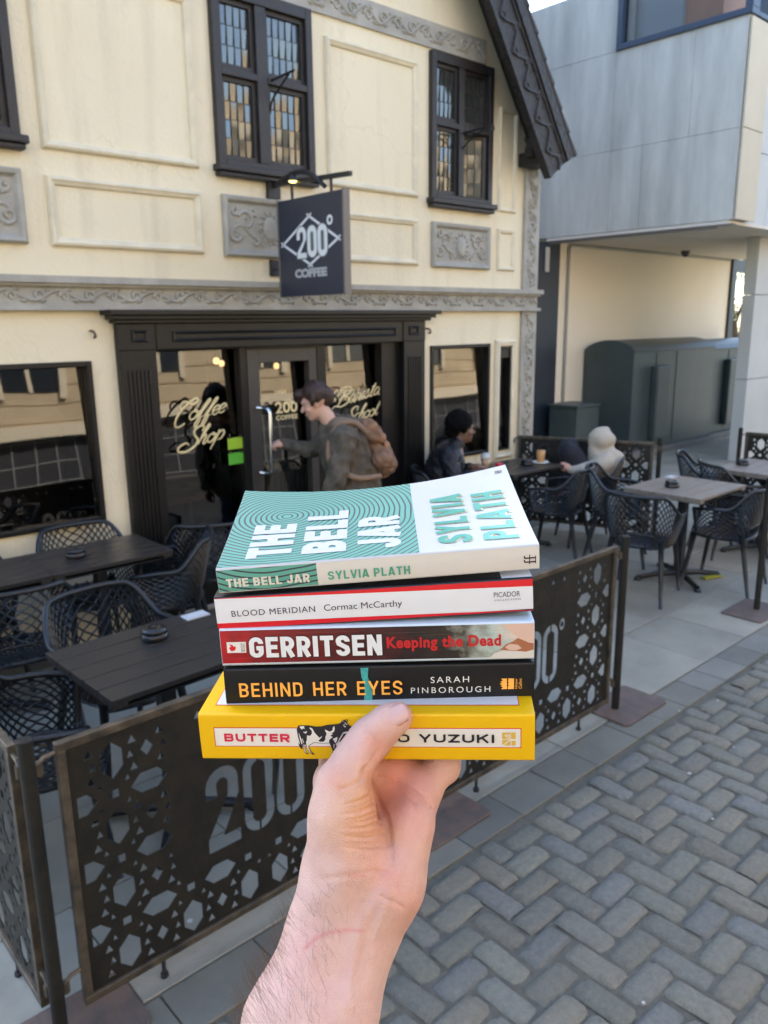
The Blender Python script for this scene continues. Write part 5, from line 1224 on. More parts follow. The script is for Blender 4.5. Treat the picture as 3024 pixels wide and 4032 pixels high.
sobj('hair', hr, .006, .012, mat('hair_black', (.006,.0055,.006), .95, .3, 90, .6, 200, spec=.1), p2, fn=RT2)
pj = []
for z, r, x in ((.55,.175,4.80),(.65,.182,4.82),(.75,.188,4.85),(.84,.180,4.88)): pj += [rc((x,4.44,z), (x,4.60,z), r*.82, r*.82, .010)]
pj += [rc((4.895,4.36,.905), (4.895,4.68,.905), .098, .098, .012), rc((4.955,4.45,.995), (4.955,4.59,.995), .052, .052, .012), rc((4.99,4.46,1.0), (5.0,4.58,1.0), .03, .03)]
for (A, B, Cc) in (((4.89,4.31,.88), (4.93,4.235,.71), (5.08,4.325,.77)), ((4.89,4.73,.88), (4.95,4.76,.71), (5.10,4.59,.778))):
    A, B, Cc = map(np.array, (A, B, Cc))
    for i in range(5): t = i/4; pj.append(el(A+(B-A)*t, vv(.078,.078,.052)*(1-.12*t), None, .010))
    for i in range(4): t = (i+.5)/4; pj.append(el(B+(Cc-B)*t, vv(.058,.058,.058)*(1-.28*t), None, .010))
sobj('jacket', pj, .0085, .012, mat('black_puffer', (.012,.013,.018), .5, .3, 20, .3, 40, spec=.35), p2, fn=comp2(wrinkle(.0016, 55, 8)))
tr2 = []
for y in (4.42, 4.62): tr2 += [rc((4.80,y,.50), (5.20,y,.505), .098, .076), rc((5.20,y,.505), (5.225,y,.10), .072, .055)]
sobj('trousers', tr2, .01, .03, mat('dark_trousers', (.014,.015,.02), .85, .3, 20, .3, 90), p2, fn=RT2)
for y in (4.42, 4.62): sobj('shoe', [rc((5.20,y,.055), (5.34,y,.035), .046, .035)], .008, .015, mat('white_trainer', (.5,.5,.48), .6), p2, fn=RT2)
sobj('earphone', [el(HQ(.078,-.005,-.01), vv(.014,.02,.02))], .004, .004, mat('pale_blue_plastic', (.25,.50,.60), .3), p2, fn=RT2)
# ---- 3: seated person in a cream hooded coat, knees up
p3 = thing('person', 'seated person in a cream hooded top, seen from behind with dark knees drawn up', 'person', (6.16, 3.98, 0))
C3, e3, f3 = vv(6.24, 3.95, 0), vv(.74, -.67, 0), vv(.67, .74, 0)
K3 = lambda e, f, z: C3+e3*e+f3*f+vv(0, 0, z)
hc = K3(-.005, .0, .945); fd = vv(-.66, .74, -.16)
hp3, HR = head(hc, fd, (0, 0, 1), .92)
b3 = hp3+[rc(hc+vv(.01,0,-.07), K3(.03,0,.79), .05, .06), rc(K3(.03,-.085,.745), K3(.05,.10,.745), .045, .045), rc(K3(.04,0,.72), K3(.02,0,.50), .095, .12)]
kn = [(5.995,4.125,.885), (6.12,4.20,.895)]; ft = [(6.01,4.13,.47), (6.13,4.19,.47)]
for (kx, ky, kz), (fx, fy, fz) in zip(kn, ft): b3 += [rc((6.20,3.95,.52), (kx,ky,kz-.03), .075, .056), rc((kx,ky,kz-.03), (fx,fy,fz+.04), .052, .04), rc((fx,fy,fz), (fx-.10,fy+.09,fz-.01), .036, .03)]
SL = [K3(.035,-.105,.752), K3(-.16,-.125,.685), K3(-.285,-.09,.695)]; SR = [K3(.05,.15,.75), K3(-.12,.20,.62), K3(-.24,.12,.69)]
for q in (SL, SR): b3 += [rc(q[0], q[1], .046, .042), rc(q[1], q[2], .038, .027)]
b3 += hand_prims(SL[2], (-.6,.45,.65), (.3,.8,-.2), .85, .6, -1)+hand_prims(SR[2], (-.6,.3,.6), (-.3,-.8,0), .85, .6, 1)
sobj('body', b3, .0075, .025, M_SK1, p3)
M_HO = mat('cream_fleece', (.47,.42,.345), .95, .15, 25, .6, 140)
_M3 = np.stack([e3/np.linalg.norm(e3), f3/np.linalg.norm(f3), vv(0, 0, 1)], 1)
ho = [el(K3(.005,.0,.952), vv(.108,.122,.105), _M3), rc(K3(-.078,-.02,.985), K3(-.076,-.02,.880), .034, .036), rc(K3(-.04,-.03,1.012), K3(.040,-.01,1.030), .040, .036), rc(K3(.070,-.02,.95), K3(.066,-.02,.86), .046, .05),
      rc(K3(-.045,-.02,.845), K3(.06,-.02,.845), .062, .066), rc(K3(-.02,-.085,.77), K3(.145,-.03,.765), .070, .072), rc(K3(.06,.14,.75), K3(.145,-.02,.765), .075, .072), rc(K3(.045,0,.74), K3(.03,0,.56), .150, .155)]
for q in (SL, SR): ho += [rc(q[0], q[1], .080, .070), rc(q[1], q[2]*.88+q[1]*.12, .068, .048)]
ho += [rc(K3(.0,-.13,.72), K3(-.12,-.13,.655), .05, .045)]
sobj('hooded_top', ho, .009, .028, M_HO, p3, fn=wrinkle(.0020, 24, 9))
sobj('hair', [el(HR(.03,.055,-.10), vv(.045,.03,.075)), el(HR(-.04,.06,-.09), vv(.035,.03,.07))], .006, .02, mat('hair_auburn', (.05,.014,.012), .6, .3, 80), p3)
lg3 = [rc((6.17,3.90,.53), (6.26,4.0,.53), .115, .115)]
for (kx, ky, kz), (fx, fy, fz) in zip(kn, ft): lg3 += [rc((6.20,3.96,.53), (kx,ky,kz-.03), .098, .078), rc((kx,ky,kz-.03), (fx,fy,fz+.06), .076, .055)]
sobj('trousers', lg3, .01, .03, mat('navy_trousers', (.010,.012,.022), .85, .25, 20, .3, 90), p3, fn=wrinkle(.0018, 40, 10))
for (fx, fy, fz) in ft: sobj('shoe', [rc((fx+.02,fy,fz+.012), (fx-.10,fy+.09,fz), .045, .036)], .008, .015, M_BLACK, p3)
# ================================================================== BOOKS HELD IN THE HAND
_B0 = Matrix(((math.cos(YAW), math.sin(YAW), 0), (-math.sin(YAW), math.cos(YAW), 0), (0, 0, 1)))
def book_root(name, o, ypr, label):
    y, p_, r_ = (rad(a) for a in ypr)
    Mx = _B0 @ Matrix.Rotation(y, 3, 'Z') @ Matrix.Rotation(p_, 3, 'X') @ Matrix.Rotation(r_, 3, 'Y')
    t = bpy.data.objects.new(name, None); C.objects.link(t); t.empty_display_size = .05
    t.matrix_world = Matrix.Translation(Vector(o)) @ Mx.to_4x4()
    return tag(t, label, 'book', 'books in the held stack')
def book(label, o, ypr, L, W, t, m_cov, lift=None, bulge=.0004, spine_m=None):
    root = book_root('book', o, ypr, label); lf = lift or (lambda x, y, z: 0.0)
    nx, nw = 48, 22; h = L/2; R_ = .0016
    outer = []
    for i in range(nw+1): outer.append((W*(1-(i/nw)**.8), t))
    outer = outer[:-1]+[(R_, t)]
    for k in range(1, 5): a = math.pi/2*k/5; outer.append((R_-R_*math.sin(a), t-R_+R_*math.cos(a)))
    for i in range(11): u = i/10; outer.append((-bulge*math.sin(math.pi*u), t-R_-(t-2*R_)*u))
    for k in range(1, 5): a = math.pi/2*k/5; outer.append((R_-R_*math.cos(a), R_-R_*math.sin(a)))
    outer.append((R_, 0)); outer += [(W*(i/8), 0) for i in range(1, 9)]
    n = len(outer); th = .00045
    inner = []
    for i, (a, b) in enumerate(outer):
        p0 = outer[max(0, i-1)]; p1 = outer[min(n-1, i+1)]; dx, dz = p1[0]-p0[0], p1[1]-p0[1]; l = math.hypot(dx, dz) or 1; inner.append((a-dz/l*th, b+dx/l*th))
    V = []; F = []
    for i in range(nx+1):
        x = -h+L*i/nx
        for prof in (outer, inner):
            for a, b in prof: V.append((x, a, b+lf(x, a, b)))
    s = 2*n
    for i in range(nx):
        for j in range(n-1):
            F.append((i*s+j, (i+1)*s+j, (i+1)*s+j+1, i*s+j+1)); F.append((i*s+n+j, i*s+n+j+1, (i+1)*s+n+j+1, (i+1)*s+n+j))
        for j in (0, n-1): F.append((i*s+j, i*s+n+j, (i+1)*s+n+j, (i+1)*s+j))
    for i in (0, nx):
        for j in range(n-1): F.append((i*s+j, i*s+j+1, i*s+n+j+1, i*s+n+j))
    cov = mesh_obj('cover', V, F, m_cov, root, world=False)
    for p_ in cov.data.polygons: p_.use_smooth = True
    cov.data.set_sharp_from_angle(angle=rad(50))
    # page block following the covers
    V = []; F = []; ny, nz = 12, 6; ix = .0012
    for i in range(nx+1):
        x = -h+ix+(L-2*ix)*i/nx
        ring = [(th+.0006+(W-.0012-th)*j/ny, th+.0001) for j in range(ny+1)]+[(W-.0006, th+(t-2*th)*j/nz) for j in range(1, nz)]+[(W-.0006-(W-.0012-th)*j/ny, t-th-.0001) for j in range(ny+1)]
        for a, b in ring: V.append((x, a, b+lf(x, a, b)))
    k = len(ring)
    for i in range(nx):
        for j in range(k): F.append((i*k+j, i*k+(j+1) % k, (i+1)*k+(j+1) % k, (i+1)*k+j))
    F.append(tuple(range(k))[::-1]); F.append(tuple(nx*k+j for j in range(k)))
    mesh_obj('page_block', V, F, M_PAGE, root, world=False)
    def spine(d=.00015): return lambda a, b, e=0: (a, -bulge*math.sin(math.pi*min(1, max(0, (b-R_)/(t-2*R_))))-d-e-(0 if b > R_ else -(R_-b)*.35), b)
    def top(d=.0002): return lambda a, b, e=0: (a, b, t+lf(a, b, t)+d+e)
    return root, cov, spine, top
def mm(name, c, r=.45, **k): return mat(name, c, r, **k)
INK_W = mm('print_white', (.70,.70,.69)); INK_K = mm('print_black', (.012,.010,.014)); INK_R = mm('print_red', (.62,.008,.016)); INK_O = mm('print_orange', (.95,.42,.07)); INK_C = mm('print_cream', (.70,.65,.56))
def txt(par, s, box, fn, m, bold=0.0, rot=0, cuts=0, name='lettering', spacing=1.0):
    return decal(name, text2d(s, bold, 0, spacing), box, fn, m, par, world=False, cuts=cuts, rot=rot)
def area(par, name, box, fn, m, nx=1, ny=1, attrs_fn=None):
    return decal(name, grid2d(nx, ny), box, fn, m, par, world=False, attrs_fn=attrs_fn)
def polys(par, name, loops, fn, m):
    V, F = poly2d(loops); return mesh_obj(name, [fn(v[0], v[1]) for v in V], F, m, par, world=False)
# ---- concentric ring print
def ring_mat(name, base, line):
    m = bpy.data.materials.new(name); m.use_nodes = True; nt = m.node_tree; N = nt.nodes; L = nt.links; b = N['Principled BSDF']; b.inputs['Roughness'].default_value = .35
    at = N.new('ShaderNodeAttribute'); at.attribute_name = 'rc'
    nz = N.new('ShaderNodeTexNoise'); nz.inputs['Scale'].default_value = 22; nz.inputs['Detail'].default_value = 1; L.new(at.outputs['Vector'], nz.inputs['Vector'])
    ln = N.new('ShaderNodeVectorMath'); ln.operation = 'LENGTH'; L.new(at.outputs['Vector'], ln.inputs[0])
    def mth(op, a, b_=None):
        q = N.new('ShaderNodeMath'); q.operation = op
        for i, v in enumerate((a, b_)):
            if v is None: continue
            if isinstance(v, (int, float)): q.inputs[i].default_value = v
            else: L.new(v, q.inputs[i])
        return q.outputs[0]
    d = mth('ADD', ln.outputs['Value'], mth('MULTIPLY', mth('SUBTRACT', nz.outputs['Fac'], .5), .006))
    fr = mth('FRACT', mth('DIVIDE', d, .00365)); tri = mth('ABSOLUTE', mth('SUBTRACT', fr, .5))
    wd = mth('ADD', .325, mth('MULTIPLY', d, .35))
    rp = N.new('ShaderNodeMapRange'); rp.clamp = True; L.new(mth('SUBTRACT', tri, wd), rp.inputs['Value']); rp.inputs['From Min'].default_value = -.035; rp.inputs['From Max'].default_value = .035
    ins = mth('GREATER_THAN', d, .0015)
    mx = N.new('ShaderNodeMix'); mx.data_type = 'RGBA'; mx.inputs['A'].default_value = (*base, 1); mx.inputs['B'].default_value = (*line, 1); L.new(mth('MULTIPLY', rp.outputs[0], ins), mx.inputs['Factor']); L.new(mx.outputs['Result'], b.inputs['Base Color'])
    return m
# book 1
LB, WB, TB = .198, .129, .0171
lift = lambda x, y, z: (max(0, y)/WB)**1.6*(.0082*(x/.099)**2+.0023*(x/.099))*(.35+.65*z/TB)
r1, c1, sp, tp = book('paperback with teal ringed cover and white author panel, topmost of the stack', (.3108,.3475,1.8443), (.69,7.26,-3.89), LB, WB, TB, mm('bell_cover', (.50,.495,.49), .3, spec=.35), lift)
M_RING = ring_mat('teal_rings', (.115,.355,.27), (.045,.04,.06)); RCX, RCY = -.0627, .0792
XS = .0260
area(c1, 'ring_print', (-LB/2+.0002, XS, .0012, WB-.0002), tp(.00012), M_RING, 40, 24, attrs_fn=lambda a, b: (a-RCX, b-RCY, 0))
area(c1, 'ring_print', (-LB/2+.0002, -.0375, .0012, TB-.0012), sp(.00012), M_RING, 16, 6, attrs_fn=lambda a, b: (a-RCX, -(TB-b)-RCY, 0))
area(c1, 'spine_print', (-.0375, LB/2-.0002, .0012, TB-.0012), sp(.00012), mm('spine_cream', (.64,.60,.54)), 16, 6)
TX = mm('emboss_white', (.54,.535,.53), .3)
for s_, bx in (('THE', (-.0825,-.0540,.0105,.0640)), ('BELL', (-.0475,-.0193,.0115,.0835)), ('JAR', (-.0122,.0155,.0120,.0665))): bold_text('lettering', s_, bx, tp(.00045), TX, c1, 90, 6, t=.24, w=.60, gap=.07)
FOIL = mat('green_foil', (.10,.38,.29), .25, metal=.2)
FOIL_SHEEN = mat('foil_sheen', (.72,.74,.42), .2, metal=.3)  # pale yellow copy behind the letters paints the sheen of the foil
for s_, bx in (('SYLVIA', (.0385,.0605,.0115,.0925)), ('PLATH', (.0672,.0893,.0115,.0880))):
    a, b, c_, d_ = bx; bold_text('lettering_sheen', s_, (a+.0008, b+.0011, c_-.0004, d_-.0004), tp(.0003), FOIL_SHEEN, c1, 90, 6, t=.22, w=.56, gap=.14); bold_text('lettering', s_, bx, tp(.00055), FOIL, c1, 90, 6, t=.20, w=.55, gap=.15)
def ff(par, fn, x0, x1, z0, z1, m):        # paired ff monogram reading upwards
    X = lambda u: x0+(x1-x0)*u; Zf = lambda v: z0+(z1-z0)*v; L_ = []
    for q in (.18, .56):
        L_.append([(X(.22), Zf(q)), (X(1.0), Zf(q)), (X(1.0), Zf(q+.14)), (X(.22), Zf(q+.14))])
        L_.append([(X(.0), Zf(q+.10)), (X(.10), Zf(q)), (X(.22), Zf(q)), (X(.22), Zf(q+.14)), (X(.12), Zf(q+.16)), (X(.10), Zf(q+.32)), (X(.0), Zf(q+.30))])
    L_.append([(X(.44), Zf(.02)), (X(.52), Zf(.02)), (X(.52), Zf(.95)), (X(.44), Zf(.95))]); L_.append([(X(.93), Zf(.08)), (X(1.0), Zf(.08)), (X(1.0), Zf(.82)), (X(.93), Zf(.82))])
    V = []; F = []
    for i, l in enumerate(L_):
        F.append(tuple(range(len(V), len(V)+len(l)))); V += [fn(a, b) for a, b in l]
    return mesh_obj('publisher_mark', V, F, m, par, world=False)
ff(c1, sp(.0003), .0893, .0968, .0042, .0112, mm('aubergine', (.035,.012,.03)))
ff(c1, tp(.0004), .0895, .0945, .1160, .1225, mm('aubergine', (.035,.012,.03)))
bold_text('lettering', 'THE BELL JAR', (-.0938,-.0422,.0042,.0100), sp(.0003), INK_C, c1, t=.20, w=.58, gap=.12, space=.30); bold_text('lettering', 'SYLVIA PLATH', (-.0310,.0196,.0042,.0100), sp(.0003), mm('print_green', (.08,.33,.22)), c1, t=.18, w=.56, gap=.14, space=.30)
# book 2
r2, c2, sp, tp = book('white and red spined paperback, second from the top of the stack', (.3091,.3501,1.8181), (-.71,2.01,-3.35), .198, .129, .0227, mm('blood_cover', (.012,.012,.015), .35))
V, F = grid2d(20, 8)
decal('spine_print', (V, F), (-.0988, .0988, .0, 1.0), lambda a, b: sp(.0001)(a, .0010+.0207*b), mm('blood_white', (.68,.68,.69), .4), c2, world=False)
polys(c2, 'spine_band', [[(-.0988,.0215),(.0988,.0172),(.0988,.0218),(-.0988,.0218)]], sp(.0002), INK_R); polys(c2, 'spine_band', [[(-.0988,.0010),(.0988,.0010),(.0988,.0014),(.003,.0036),(-.0988,.0052)]], sp(.0002), INK_R)
area(c2, 'cover_panel', (.0800, .0988, .0014, .125), tp(.0002), mm('blood_panel', (.76,.77,.80), .4))
txt(c2, 'BLOOD MERIDIAN', (-.0890,-.0366,.0092,.0132), sp(.0003), mm('print_plum', (.03,.012,.04)), .0, spacing=1.1); txt(c2, 'Cormac McCarthy', (-.0310,.0177,.0080,.0136), sp(.0003), mm('print_plum', (.03,.012,.04)), .0)
txt(c2, 'PICADOR', (.0746,.0909,.0112,.0146), sp(.0003), mm('print_plum', (.03,.012,.04)), .0); txt(c2, 'COLLECTION', (.0748,.0910,.0088,.0099), sp(.0003), mm('print_plum', (.03,.012,.04)), .0, spacing=1.2)
# book 3
def gerr_mat():
    m = bpy.data.materials.new('dark_red_spine'); m.use_nodes = True; nt = m.node_tree; N = nt.nodes; L = nt.links; b = N['Principled BSDF']; b.inputs['Roughness'].default_value = .3
    at = N.new('ShaderNodeAttribute'); at.attribute_name = 'rc'; sx = N.new('ShaderNodeSeparateXYZ'); L.new(at.outputs['Vector'], sx.inputs[0])
    n = N.new('ShaderNodeTexNoise'); n.inputs['Scale'].default_value = 95; n.inputs['Detail'].default_value = 5; L.new(at.outputs['Vector'], n.inputs['Vector'])
    ad = N.new('ShaderNodeMath'); ad.operation = 'MULTIPLY_ADD'; L.new(n.outputs['Fac'], ad.inputs[0]); ad.inputs[1].default_value = .06; L.new(sx.outputs[0], ad.inputs[2])
    mr = N.new('ShaderNodeMapRange'); mr.inputs['From Min'].default_value = -.0685; mr.inputs['From Max'].default_value = .1285; L.new(ad.outputs[0], mr.inputs['Value'])
    cr = N.new('ShaderNodeValToRGB'); e = cr.color_ramp.elements; e[0].position = 0; e[0].color = (.42,.012,.016,1); e[1].position = 1; e[1].color = (.62,.50,.42,1)
    for p_, c_ in ((.12,(.22,.012,.014,1)),(.42,(.075,.010,.010,1)),(.62,(.022,.012,.012,1)),(.74,(.03,.022,.018,1)),(.79,(.22,.22,.18,1)),(.86,(.40,.47,.42,1)),(.95,(.60,.50,.42,1))):
        q = e.new(p_); q.color = c_
    L.new(mr.outputs[0], cr.inputs[0]); L.new(cr.outputs[0], b.inputs['Base Color'])
    bp_ = N.new('ShaderNodeBump'); bp_.inputs['Strength'].default_value = .5; bp_.inputs['Distance'].default_value = .0006
    n2 = N.new('ShaderNodeTexNoise'); n2.inputs['Scale'].default_value = 60; mp = N.new('ShaderNodeMapping'); mp.inputs['Scale'].default_value = (.25, 1, 14); L.new(at.outputs['Vector'], mp.inputs['Vector']); L.new(mp.outputs[0], n2.inputs['Vector']); L.new(n2.outputs['Fac'], bp_.inputs['Height']); L.new(bp_.outputs[0], b.inputs['Normal'])
    return m
r3, c3, sp, tp = book('worn dark red and black spined paperback with a blurred skin-toned end, middle of the stack', (.3079,.3472,1.7914), (-2.04,1.99,-1.67), .1965, .126, .0255, mm('gerr_cover', (.52,.60,.66), .35))
area(c3, 'spine_print', (-.0980, .0980, .0011, .0244), sp(.0001), gerr_mat(), 30, 8, attrs_fn=lambda a, b: (a, 0, b))
sk = mm('soft_skin', (.62,.42,.32), .35); sk2 = mm('rust_shadow', (.36,.13,.06), .35); sk3 = mm('pale_sheet', (.62,.58,.52), .35)
polys(c3, 'spine_picture', [[(.0775,.0243),(.0978,.0243),(.0978,.0125),(.0940,.0120),(.0885,.0150),(.0830,.0195)]], sp(.0002), sk)
polys(c3, 'spine_picture', [[(.0770,.0072),(.0805,.0108),(.0850,.0128),(.0880,.0150),(.0945,.0118),(.0978,.0112),(.0978,.0068),(.0930,.0055),(.0850,.0062)]], sp(.00022), sk2)
polys(c3, 'spine_picture', [[(.0800,.0090),(.0830,.0112),(.0880,.0105),(.0905,.0080),(.0870,.0066),(.0825,.0070)]], sp(.00028), sk)
polys(c3, 'spine_picture', [[(.0700,.0013),(.0735,.0050),(.0790,.0068),(.0870,.0062),(.0930,.0055),(.0978,.0070),(.0978,.0013)]], sp(.00026), sk3)
bold_text('lettering_shadow', 'GERRITSEN', (-.0804,.0042,.0053,.0203), sp(.0003), mm('print_shadow', (.012,.006,.006)), c3, t=.24, w=.60, gap=.08); bold_text('lettering', 'GERRITSEN', (-.0800,.0036,.0060,.0200), sp(.0007), INK_W, c3, t=.21, w=.58, gap=.10)
txt(c3, 'Keeping the Dead', (.0066,.0776,.0078,.0178), sp(.00042), mm('print_blood', (.48,.012,.016)), .035, spacing=1.1)
V2 = [(-.0942,.0096),(-.0822,.0096),(-.0819,.0169),(-.0942,.0169)]
polys(c3, 'publisher_mark', [V2], sp(.0003), mm('label_white', (.72,.68,.62)))
polys(c3, 'publisher_mark', [[(-.0928,.0125),(-.0915,.0108),(-.0895,.0112),(-.0885,.0128),(-.0888,.0142),(-.0900,.0138),(-.0905,.0150),(-.0925,.0156),(-.0920,.0146),(-.0912,.0140),(-.0925,.0136)]], sp(.00045), INK_R)
txt(c3, 'BANTAM', (-.0853,-.0842,.0104,.0160), sp(.00045), INK_K, .0, 90); txt(c3, 'BOOKS', (-.0839,-.0828,.0104,.0156), sp(.00045), INK_K, .0, 90)
area(c3, 'cover_stripe', (-.098, .098, -.0, .0), tp(.0002), INK_R) if False else None
# book 4
r4, c4, sp, tp = book('black spined paperback with orange title and teal ribbon, second from the bottom of the stack', (.3099,.3478,1.7629), (-1.5,1.95,-1.37), .197, .128, .0262, mm('black_cover', (.010,.010,.011), .35, spec=.3))
polys(c4, 'ribbon', [[(-.0100,.0012),(-.0046,.0012),(-.0042,.0070),(-.0050,.0135),(-.0068,.0190),(-.0062,.0250),(-.0112,.0250),(-.0108,.0190),(-.0090,.0135),(-.0092,.0070)]], sp(.0002), mm('teal_ribbon', (.06,.42,.40), .3, var=.5, scale=300))
bold_text('lettering', 'BEHIND HER EYES', (-.0893,.0150,.0066,.0164), sp(.00035), INK_O, c4, t=.145, w=.60, gap=.19, space=.50); txt(c4, 'SARAH', (.0330,.0573,.0137,.0179), sp(.0003), INK_W, -.004, spacing=1.3); txt(c4, 'PINBOROUGH', (.0204,.0707,.0066,.0107), sp(.0003), INK_W, -.004, spacing=1.35)
polys(c4, 'publisher_mark', [[(.0812,.0083),(.0812,.0157),(.0776,.0157),(.0786,.0143),(.0770,.0136),(.0783,.0128),(.0766,.0122),(.0782,.0112),(.0772,.0105),(.0786,.0098),(.0776,.0083)]], sp(.0003), INK_O)
polys(c4, 'publisher_mark', [[(.0818,.0083),(.0856,.0083),(.0856,.0157),(.0818,.0157),(.0824,.0148),(.0817,.0139),(.0824,.0130),(.0817,.0120),(.0824,.0110),(.0817,.0100)]], sp(.0003), INK_O)
txt(c4, 'Harper', (.0862,.0882,.0085,.0155), sp(.0003), INK_O, .0, 90); txt(c4, 'Collins', (.0886,.0906,.0085,.0155), sp(.0003), INK_O, .0, 90)
# book 5
r5, c5, sp, tp = book('yellow spined paperback with a black and white cow, bottom of the stack under the thumb', (.2923,.3417,1.7321), (-4.6,2.11,-1.64), .210, .135, .0321, mm('yellow_cover', (.74,.42,.004), .36, spec=.3))
area(c5, 'cover_panel', (-.0968, .0965, .0110, .128), tp(.0002), INK_R); area(c5, 'cover_panel', (-.0963, .0960, .0116, .127), tp(.0003), mm('panel_white', (.58,.575,.57)))
area(c5, 'spine_panel', (-.0957, .0967, .0096, .0232), sp(.0002), INK_R, 12, 2); area(c5, 'spine_panel', (-.0952, .0962, .0101, .0227), sp(.00028), INK_C, 12, 2)
bold_text('lettering', 'BUTTER', (-.0893,-.0472,.0133,.0190), sp(.0004), mm('print_crimson', (.58,.012,.05)), c5, t=.25, w=1.0, gap=.22); bold_text('lettering', 'ASAKO YUZUKI', (-.0160,.0802,.0134,.0191), sp(.0004), INK_K, c5, t=.22, w=1.0, gap=.22, space=.6)
og = mm('ochre_print', (.62,.38,.05)); LX = lambda u: .0851+.0082*u; LZ = lambda v: .0114+.0090*v
for bx in ((0,.62,.50,1.0),(.66,1.0,.50,1.0),(.0,.62,.0,.44),(.70,1.0,.0,.36)): area(c5, 'publisher_mark', (LX(bx[0]), LX(bx[1]), LZ(bx[2]), LZ(bx[3])), sp(.0004), og)
for lp in ([(.15,.72),(.62,.72),(.62,.78),(.15,.78)], [(.30,.62),(.36,.62),(.36,.92),(.30,.92)], [(.5,.55),(.56,.55),(.56,.9),(.5,.9)], [(.0,.02),(.08,.0),(.60,.40),(.52,.44)], [(.36,.55),(.66,.55),(.66,.60),(.36,.60)]): polys(c5, 'publisher_mark', [[(LX(a), LZ(b)) for a, b in lp]], sp(.0005), INK_C)
# the cow, drawn flat from its outline
KX = lambda x: -.0422+(x-118)/(1448-118)*.0359; KZ = lambda y: .0296-(y-170)/(1000-170)*.0256
cow = lambda pts: [(KX(a), KZ(b)) for a, b in pts]
body = [(160,325),(300,320),(400,325),(560,350),(700,345),(830,310),(980,300),(1100,285),(1165,255),(1170,225),(1205,205),(1260,200),(1290,170),(1285,205),(1262,225),(1290,230),(1325,180),(1325,215),(1300,245),(1300,265),(1340,315),(1420,370),(1448,400),(1440,440),(1395,458),(1340,450),(1260,458),(1190,475),(1150,540),(1090,620),(1065,680),(1020,725),(1000,740),(1035,850),(1072,950),(1035,965),(1000,880),(965,850),(955,930),(995,1000),(940,1000),(905,965),(920,890),(880,780),(860,725),(700,735),(500,715),(375,785),(370,830),(420,930),(500,990),(440,998),(380,950),(320,850),(300,760),(280,760),(275,850),(300,945),(355,985),(310,990),(255,945),(235,830),(225,760),(200,870),(160,840),(120,750),(150,680),(125,560),(112,410)]
polys(c5, 'cow_print', [cow(body)], sp(.0005), INK_K)
def ins(pts, name='cow_patch', m=INK_C): polys(c5, name, [cow(pts)], sp(.00065), m)
ins([(345,545),(420,555),(465,500),(465,440),(410,375),(440,368),(490,400),(520,470),(560,520),(610,575),(640,600),(690,555),(690,585),(620,650),(600,670),(650,690),(720,690),(770,640),(770,590),(810,500),(790,470),(770,410),(830,435),(880,460),(950,430),(960,370),(995,330),(1005,390),(985,455),(920,500),(960,510),(890,550),(945,580),(880,630),(860,640),(850,712),(700,722),(500,700),(380,765),(358,780),(355,830),(400,930),(440,968),(390,940),(330,850),(308,690),(330,665)])
ins([(190,340),(295,335),(295,410),(265,380),(240,415),(195,375)]); ins([(265,460),(310,470),(340,440),(350,465),(320,505),(275,485)]); ins([(155,480),(180,560),(215,660),(220,740),(205,755),(175,640),(155,540)]); ins([(1245,250),(1310,305),(1290,305),(1240,265)]); ins([(1215,300),(1240,290),(1225,330),(1270,345),(1250,360),(1215,335)]); ins([(1345,390),(1425,385),(1430,430),(1385,445),(1340,435)])
ins([(940,625),(1055,575),(1045,650),(1005,715),(985,705),(970,660)]); ins([(955,740),(972,745),(962,835),(948,830)]); ins([(1005,870),(1030,860),(1060,945),(1040,955)]); ins([(930,905),(948,905),(945,960),(965,985),(930,975),(918,950)]); ins([(245,755),(268,760),(262,850),(285,930),(310,960),(265,935),(245,840)]); ins([(228,600),(262,715),(250,725),(225,640)]); ins([(150,690),(165,690),(150,750),(130,760)]); ins([(1190,220),(1225,215),(1200,235)])
# ================================================================== HAND AND FOREARM
def HPT(x, y, d):                    # sculpting guide: position in the holder's view plane and distance (m)
    u = 900+x/1.508; v = 2700+y/1.508
    q = CAM_LOC + _fw*d + _rt*((u-1512)/F_PX*d) - _up*((v-2016)/F_PX*d)
    return np.array(q)
hd = []
# forearm (two bones), wrist
hd += [rc(HPT(330,2750,.430), HPT(430,2000,.458), .034, .031), rc(HPT(430,2000,.458), HPT(585,1430,.476), .031, .0225), rc(HPT(585,1430,.476), HPT(655,1180,.480), .0225, .0205)]
hd += [rc(HPT(500,2750,.430), HPT(590,2000,.458), .032, .0265), rc(HPT(590,2000,.458), HPT(820,1400,.478), .0265, .0205), rc(HPT(820,1400,.478), HPT(890,1200,.481), .0205, .0195)]
hd += [rc(HPT(720,1500,.474), HPT(745,1150,.478), .021, .021)]
# palm: metacarpals
MCP = [HPT(640,575,.508), HPT(800,505,.517), HPT(965,525,.517), HPT(1118,650,.506)]
WR = [HPT(690,1180,.484), HPT(780,1180,.487), HPT(860,1180,.486), HPT(915,1180,.482)]
RW, RM = [.0185,.018,.018,.019], [.0125,.0130,.0125,.0124]
for a, b, r0, r1 in zip(WR, MCP, RW, RM): hd.append(rc(a, b, r0, r1, .012))
for i in range(3): hd.append(rc(MCP[i], MCP[i+1], .0115, .0112, .012))
hd.append(rc(HPT(950,1200,.472), HPT(1075,830,.486), .0165, .0150, .014))       # hypothenar pad
hd += [rc(HPT(1118,650,.506), HPT(1272,480,.517), .0124, .0096, .008), rc(HPT(965,525,.517), HPT(1100,470,.530), .0122, .0100, .008)]
hd.append(rc(HPT(930,1290,.474), HPT(985,1180,.474), .012, .0135, .012))        # pisiform heel
